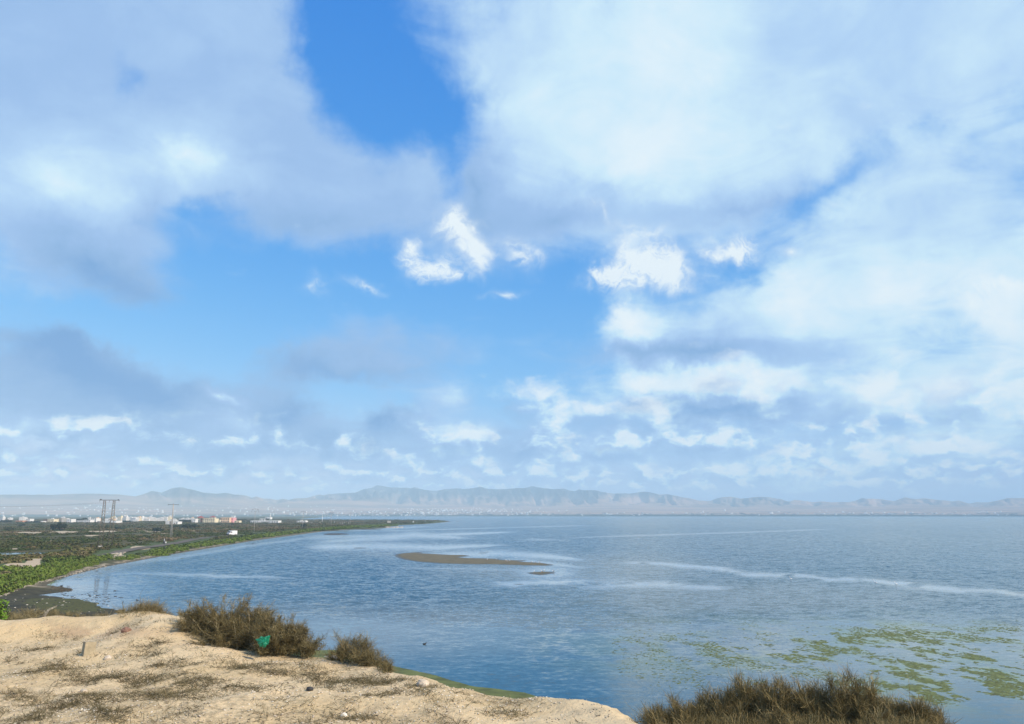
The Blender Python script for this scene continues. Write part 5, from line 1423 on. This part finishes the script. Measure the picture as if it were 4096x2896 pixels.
def duck(px, py, s, rz, label):
    q = on(px, py, 0); o = empty('duck', q, rz, label, 'duck'); o.scale = (s,) * 3
    mb = MB(); mb.tube([(-.26, 0, .08, ), (-.12, 0, .06), (.06, 0, .07), (.15, 0, .14), (.18, 0, .20), (.22, 0, .20)], [.01, .08, .085, .04, .045, .02], 8); mb.build('body', M['trim'], o)
    bb = MB(); bb.tube([(.22, 0, .2), (.29, 0, .19)], [.018, .008], 6); bb.build('beak', M['beak'], o)
duck(1699, 2578, .8, R(20), 'small dark duck floating alone on the glassy near water')
duck(1012, 2176, 1.2, R(170), 'dark water bird beside the far mud streak')
duck(246, 2345, 1.0, R(10), 'dark bird standing at the tip of the muddy point')
duck(548, 2401, .7, R(190), 'dark bird in the still water left of the big bush')

# ------------------------------------------------------------------ buildings
def wall_x(px0, px1, pyb):
    p = at((px0 + px1) / 2, pyb); k = mpp(p)
    return p, k
def house(px0, px1, top, bot, colour, label, nwin=3, floors=1, depth=None, roof='flat', group=None, door=True, turn=0.0, name='house', cat='house', base_p=None, back=0.0, parapet=.35):
    """box with parapet roof or tiled pyramid, framed openings cut as recessed panes, a door"""
    p, k = wall_x(px0, px1, bot) if base_p is None else base_p
    w = (px1 - px0) * k; h = (bot - top) * k; d = depth or max(5.0, min(w * .6, 14))
    o = empty(name, (p[0], p[1] + d / 2 + back, p[2] - .2), turn, label, cat, group)
    mb = MB(); mb.box((0, 0, h / 2), (w, d, h)); mb.build('wall', M[colour], o)
    if roof == 'flat':
        mb = MB(); t = .25
        mb.box((0, -d / 2 - .0, h + parapet / 2), (w + .2, t, parapet)); mb.box((0, d / 2, h + parapet / 2), (w + .2, t, parapet))
        mb.box((-w / 2, 0, h + parapet / 2), (t, d - t, parapet - .01)); mb.box((w / 2, 0, h + parapet / 2), (t, d - t, parapet - .01)); mb.box((0, 0, h + .05), (w - t, d - t, .1))
        mb.build('roof', M[colour], o)
    elif roof == 'tile':
        rh = 6 * k; mb = MB(); e = .5
        v = [(-w / 2 - e, -d / 2 - e, h), (w / 2 + e, -d / 2 - e, h), (w / 2 + e, d / 2 + e, h), (-w / 2 - e, d / 2 + e, h), (-w * .08, 0, h + rh), (w * .08, 0, h + rh)]
        mb.add(v, [(3, 2, 1, 0), (0, 1, 5, 4), (1, 2, 5), (2, 3, 4, 5), (3, 0, 4)]); mb.build('roof', M['tile'], o)
    fh = h / floors
    for f in range(floors):
        for i in range(nwin):
            x = -w / 2 + w * (i + .5) / nwin; ww = min(1.8, w / nwin * .5); hh = min(1.7, fh * .45)
            isdoor = door and f == 0 and i == nwin // 2
            zc = f * fh + (hh * .65 + .1 if isdoor else fh * .55)
            fb = MB(); fb.box((x, -d / 2 - .02, zc), (ww, .1, hh * (1.3 if isdoor else 1))); wn = fb.build('door' if isdoor else 'window', M['brown' if isdoor else 'glass'], o)
            if not isdoor:
                sb = MB(); sb.box((x, -d / 2 - .08, zc - hh / 2 - .06), (ww + .3, .2, .12)); sb.build('sill', M[colour], wn)
    return o
# red roofed estate
house(787, 801, 2070, 2091, 'cream', 'cream corner tower with red pyramid roof at the left of the estate', 1, 3, 10, 'tile', door=False)
house(800, 814, 2073, 2092, 'brown', 'left side of the cream house, shade painted brown, next to the corner tower', 1, 2, 12, door=False)  # brown stands in for the shade on the cream house's left face
house(810, 858, 2075, 2093, 'cream', 'long two storey cream house with red roofs behind the flats', 6, 2, 12)
house(827, 848, 2069, 2078, 'cream', 'small upper storey with red tiled roof above the cream house', 2, 1, 8, 'tile', door=False, back=13)
house(858, 879, 2080, 2091, 'cream', 'low cream terrace between the cream house and the peach house', 3, 1, 9)
house(882, 917, 2071, 2091, 'peach', 'tall peach house with arched windows right of the red roofs', 4, 2, 12)
house(917, 931, 2072, 2091, 'pink', 'narrow pink house joined to the peach house', 2, 2, 12)
house(903, 916, 2063, 2072, 'white', 'white box house showing above the peach house', 2, 1, 8, back=40, door=False)
house(937, 957, 2083, 2091, 'cream', 'small cream shed right of the pink house', 2, 1, 8)
house(868, 884, 2073, 2086, 'brown', 'dark brown house behind the cream terrace', 2, 2, 9, back=10)
house(978, 1001, 2070, 2079, 'white', 'white villa on the rise above the flats', 3, 1, 10, back=120)
house(996, 1000, 2061, 2079, 'white', 'slim white tower beside the white villa', 1, 2, 3, back=119, door=False, name='tower', cat='tower')
house(1002, 1076, 2083, 2093, 'white', 'long low white building behind the nearest Y pole', 9, 1, 12, name='long_building', cat='building')
house(1034, 1053, 2075, 2084, 'white', 'white box storey on top of the long low white building', 2, 1, 8, back=5, door=False)
house(1074, 1113, 2083, 2093.4, 'white', 'right wing of the long low white building', 4, 1, 11, name='long_building', cat='building', door=False)
house(1113, 1132, 2088.5, 2091, 'white', 'low white yard wall right of the long white building', 1, 1, 1, name='yard_wall', cat='wall', door=False)
house(1187, 1222, 2084, 2089, 'white', 'cluster house with white walls by the second Y pole', 5, 1, 12)
house(1198, 1206, 2081, 2085, 'white', 'white upper room on the house by the second Y pole', 1, 1, 6, back=3, door=False)
house(1219, 1224, 2082, 2089, 'white', 'small square white hut right of the second Y pole', 1, 1, 5)
# unfinished white shell with columns
p_, k_ = wall_x(660, 712, 2097)
o = house(684, 711, 2087, 2097, 'white', 'unfinished white shell house with bare roof columns behind the T pole', 3, 1, 10)
for x in (-13, -6, 1, 12.6):
    mb = MB(); mb.box((x * k_, -4.6, 14 * k_), (.5, .5, 8 * k_)); mb.build('column', M['white'], o)
o = house(663, 683, 2085, 2097, 'grey', 'grey unfinished concrete frame beside the white shell house', 3, 1, 9, door=False)
for x in (-9.6, -6, -3, 0, 3):
    mb = MB(); mb.box((x * k_, -4.8, 7 * k_), (.5, .5, 15 * k_)); mb.build('column', M['white'], o)
house(768, 781, 2076, 2092, 'white', 'white box house with a tall front left of the red roofed estate', 2, 2, 8)
# houses left of the pylons
house(62, 90, 2083.5, 2089, 'orange', 'low orange house in the far left of the town', 3, 1, 10)
house(103, 119, 2076, 2089, 'white', 'white two storey house right of the low orange house', 3, 2, 9)
house(153, 172, 2080, 2085, 'white', 'long white flat house left of the brown block', 4, 1, 9, back=40)
house(153, 170, 2085, 2090, 'white', 'pale low house in front of the long white flat house', 4, 1, 8)
house(172, 189, 2078, 2089, 'brown', 'brown unplastered block left of the cream yellow house', 3, 2, 10)
house(189, 214, 2077, 2089, 'cream', 'cream yellow house right of the brown block', 4, 2, 11)
house(225, 246, 2073, 2089, 'grey', 'grey brown unfinished multi storey house behind the tall tree', 3, 3, 11)
house(247, 261, 2074, 2088, 'white', 'tall white house right of the unfinished grey house', 2, 3, 9)
house(264, 284, 2077, 2090, 'white', 'white and grey house with a reddish foot left of the tree clump', 3, 2, 10)
house(298, 331, 2083, 2087, 'white', 'long thin white wall building under the tree clump', 6, 1, 9)
house(333, 360, 2080, 2089, 'white', 'white house right of the tree clump', 4, 2, 10)
house(362, 384, 2073, 2088, 'white', 'larger white house left of the pylons', 3, 3, 10)
house(394, 410, 2075, 2085, 'peach', 'peach coloured house just left of the lattice pylons', 3, 2, 9, back=30)
house(388, 414, 2085, 2092, 'grey', 'grey shed at the left foot of the white hall', 3, 1, 9)
house(413, 464, 2084, 2092, 'white', 'large white hall seen between the two pylon masts', 1, 1, 14, door=False, name='hall', cat='hall')
house(427, 435, 2073, 2085, 'dark_steel', 'dark narrow block behind the white hall', 1, 3, 7, back=40, door=False)
house(564.5, 568.5, 2064, 2084, 'white', 'slim white minaret in the crowded white town', 1, 3, 4, door=False, name='minaret', cat='minaret')
house(608, 614, 2063, 2082, 'white', 'white tower block above the crowded white town', 2, 4, 7, door=False, back=60)
# the crowded town: small flat houses
tm = []
for i in range(5):
    mb = MB(); w, d, h = [(9, 8, 4), (8, 8, 7), (11, 8, 4), (7, 7, 9), (12, 9, 6)][i]
    mb.box((0, 0, h / 2), (w, d, h)); mb.box((w * .18, .5, h + .9), (w * .35, d * .4, 1.8))
    for s in (-1, 1): mb.box((0, s * d / 2, h + .25), (w, .25, .5))
    tm.append((mb.mesh('house'), w, d, h))
tcol = ['white'] * 7 + ['cream', 'grey', 'peach']
for (me_, w, d, h) in tm: me_.materials.append(M['limewash'])
tmeshes = []
for i in range(5):
    for c in ('white', 'cream', 'grey', 'peach'):
        m2 = tm[i][0].copy(); m2.materials.clear(); m2.materials.append(M['limewash' if c == 'white' else c]); tmeshes.append((m2, c, tm[i]))
def town_house(x, y, z, me_, rz, label, group, sc=1.0):
    o = bpy.data.objects.new('town_house', me_); COL.objects.link(o); o.location = (x, y, z); o.rotation_euler = (0, 0, rz); o.scale = (sc, sc, sc)
    tag(o, label, 'house', group)
n_t = 0
for k in range(125):
    u = rng.random()
    x = rng.normal(590, 62) if u < .62 else rng.uniform(460, 770) if u < .85 else rng.uniform(0, 460)
    y = rng.uniform(2080, 2086) if x > 380 else rng.uniform(2079.5, 2085)
    p = at(x, y); i = int(rng.integers(0, 5)); c = 'white' if rng.random() < .82 else ['cream', 'grey', 'peach'][int(rng.integers(0, 3))]
    me_ = [t for t in tmeshes if t[1] == c][i][0]
    town_house(p[0], p[1], p[2] - .3, me_, rng.uniform(-.3, .3), {'white': 'small white flat roofed house in the crowded lakeside town', 'cream': 'small cream flat roofed house in the crowded lakeside town', 'grey': 'small grey unfinished house in the crowded lakeside town', 'peach': 'small peach coloured house in the crowded lakeside town'}[c], 'houses of the crowded lakeside town', rng.uniform(.45, .8))
# houses across the lagoon: the nearest one by one, the far scatter as one mass
def plain_at(px, py):
    d = ray(px, py); a = math.atan2(d[0], d[1]); tn = d[2] / math.hypot(d[0], d[1])
    rs = np.linspace(SHORE_R - 200, 8200, 1500); hh = hill_h(rs, np.full_like(rs, a)); ln = EYE + tn * rs
    i = np.argmax((hh >= ln) & (hh > 1.0)); r = rs[i]
    return np.array([r * math.sin(a), r * math.cos(a), hh[i]]), r
white_far = [t for t in tmeshes if t[1] == 'white']
far_list = []
for _ in range(150): far_list.append((rng.normal(1840, 190), rng.normal(2042, 5), 1.0))
for _ in range(70): far_list.append((rng.normal(1500, 170), rng.uniform(2047, 2066), 1.1))
for _ in range(70): far_list.append((rng.uniform(600, 1400), rng.uniform(2040, 2070), 1.1))
for _ in range(60): far_list.append((rng.uniform(1500, 2700), rng.uniform(2050, 2064), 1.2))
for _ in range(60): far_list.append((rng.uniform(2700, 4096), rng.uniform(2045, 2064), 1.2))
for _ in range(60): far_list.append((rng.uniform(0, 700), rng.uniform(2028, 2072), 1.1))
for _ in range(50): far_list.append((rng.uniform(300, 1400), rng.uniform(2024, 2045), 1.0))
far_list = [f for f in far_list if f[1] < 2067]
far_list.sort(key=lambda f: -f[1])
parts = []
for j, (x, y, s) in enumerate(far_list):
    q, r = plain_at(x, y); sc = rng.uniform(.5, 1.0) * s * (1.25 if rng.random() < .15 else 1); i = int(rng.integers(0, 5))
    if j < 145:
        town_house(q[0], q[1], q[2] - .5, white_far[i][0], rng.uniform(-.7, .7), 'tiny white house scattered on the plain across the lagoon', 'white houses across the lagoon', sc)
    else:
        mb = tm[i][0]; v = np.array([vv.co for vv in mb.vertices]) * sc; parts.append((v + q + np.array([0, 0, -.5]), np.array([list(pp.vertices) for pp in mb.polygons]), np.zeros(len(v))))
v, f, t = join(parts); tag(link('far_villages', arr_mesh('far_villages', v, f), M['white']), 'hazy white villages below the hills across the lagoon', kind='stuff')
# long sheds and greenhouses by the far shore
for i, (x, y, w, lab) in enumerate([(1345, 2063, 70, 'long pale greenhouse row behind the farthest Y poles'), (1660, 2067, 60, 'long pale greenhouse on the far shore above the point'), (1510, 2062, 44, 'shorter pale greenhouse left of the far village'), (1870, 2050, 40, 'buff field shed below the far village'), (3510, 2045, 110, 'long thin greenhouse roof on the far right plain'), (3310, 2055, 90, 'pale greenhouse strip near the far right shore'), (1080, 2055, 50, 'pale greenhouse above the long white building')]):
    q, r = plain_at(x, y); W_ = w * r / F; mb = MB()
    mb.box((0, 0, 1.1), (W_, 30, 2.2)); o = mb.build('greenhouse', M['grey']); o.location = (q[0], q[1], q[2]); tag(o, lab, 'greenhouse')
    rb = MB()
    for j in range(8):
        x0 = -W_ / 2 + W_ * j / 8; x1 = x0 + W_ / 8
        rb.poly([(x0, -15.1, 2.2), (x1, -15.1, 2.2), ((x0 + x1) / 2, -15.1, 3.0)], (0, 30.2, 0))
    rb.build('roof', M['white'], o)
# tree belts along the far shore
parts = []
for _ in range(900):
    x = rng.uniform(1150, 4200); u = rng.random(); y = 2065.5 - u ** 2 * 14
    q, r = plain_at(x, y)
    V, Fc, t = protos[int(rng.integers(0, 8))]; s = rng.uniform(4, 11); v = V * np.array([s * rng.uniform(1, 3), s, rng.uniform(4, 8)]) + q
    parts.append((v, Fc, t * .5))
v, f, t = join(parts); tag(link('far_tree_belts', arr_mesh('far_tree_belts', v, f, False, {'tint': t}), M['dark_tree']), 'dark belts of trees along the far shore', kind='stuff')
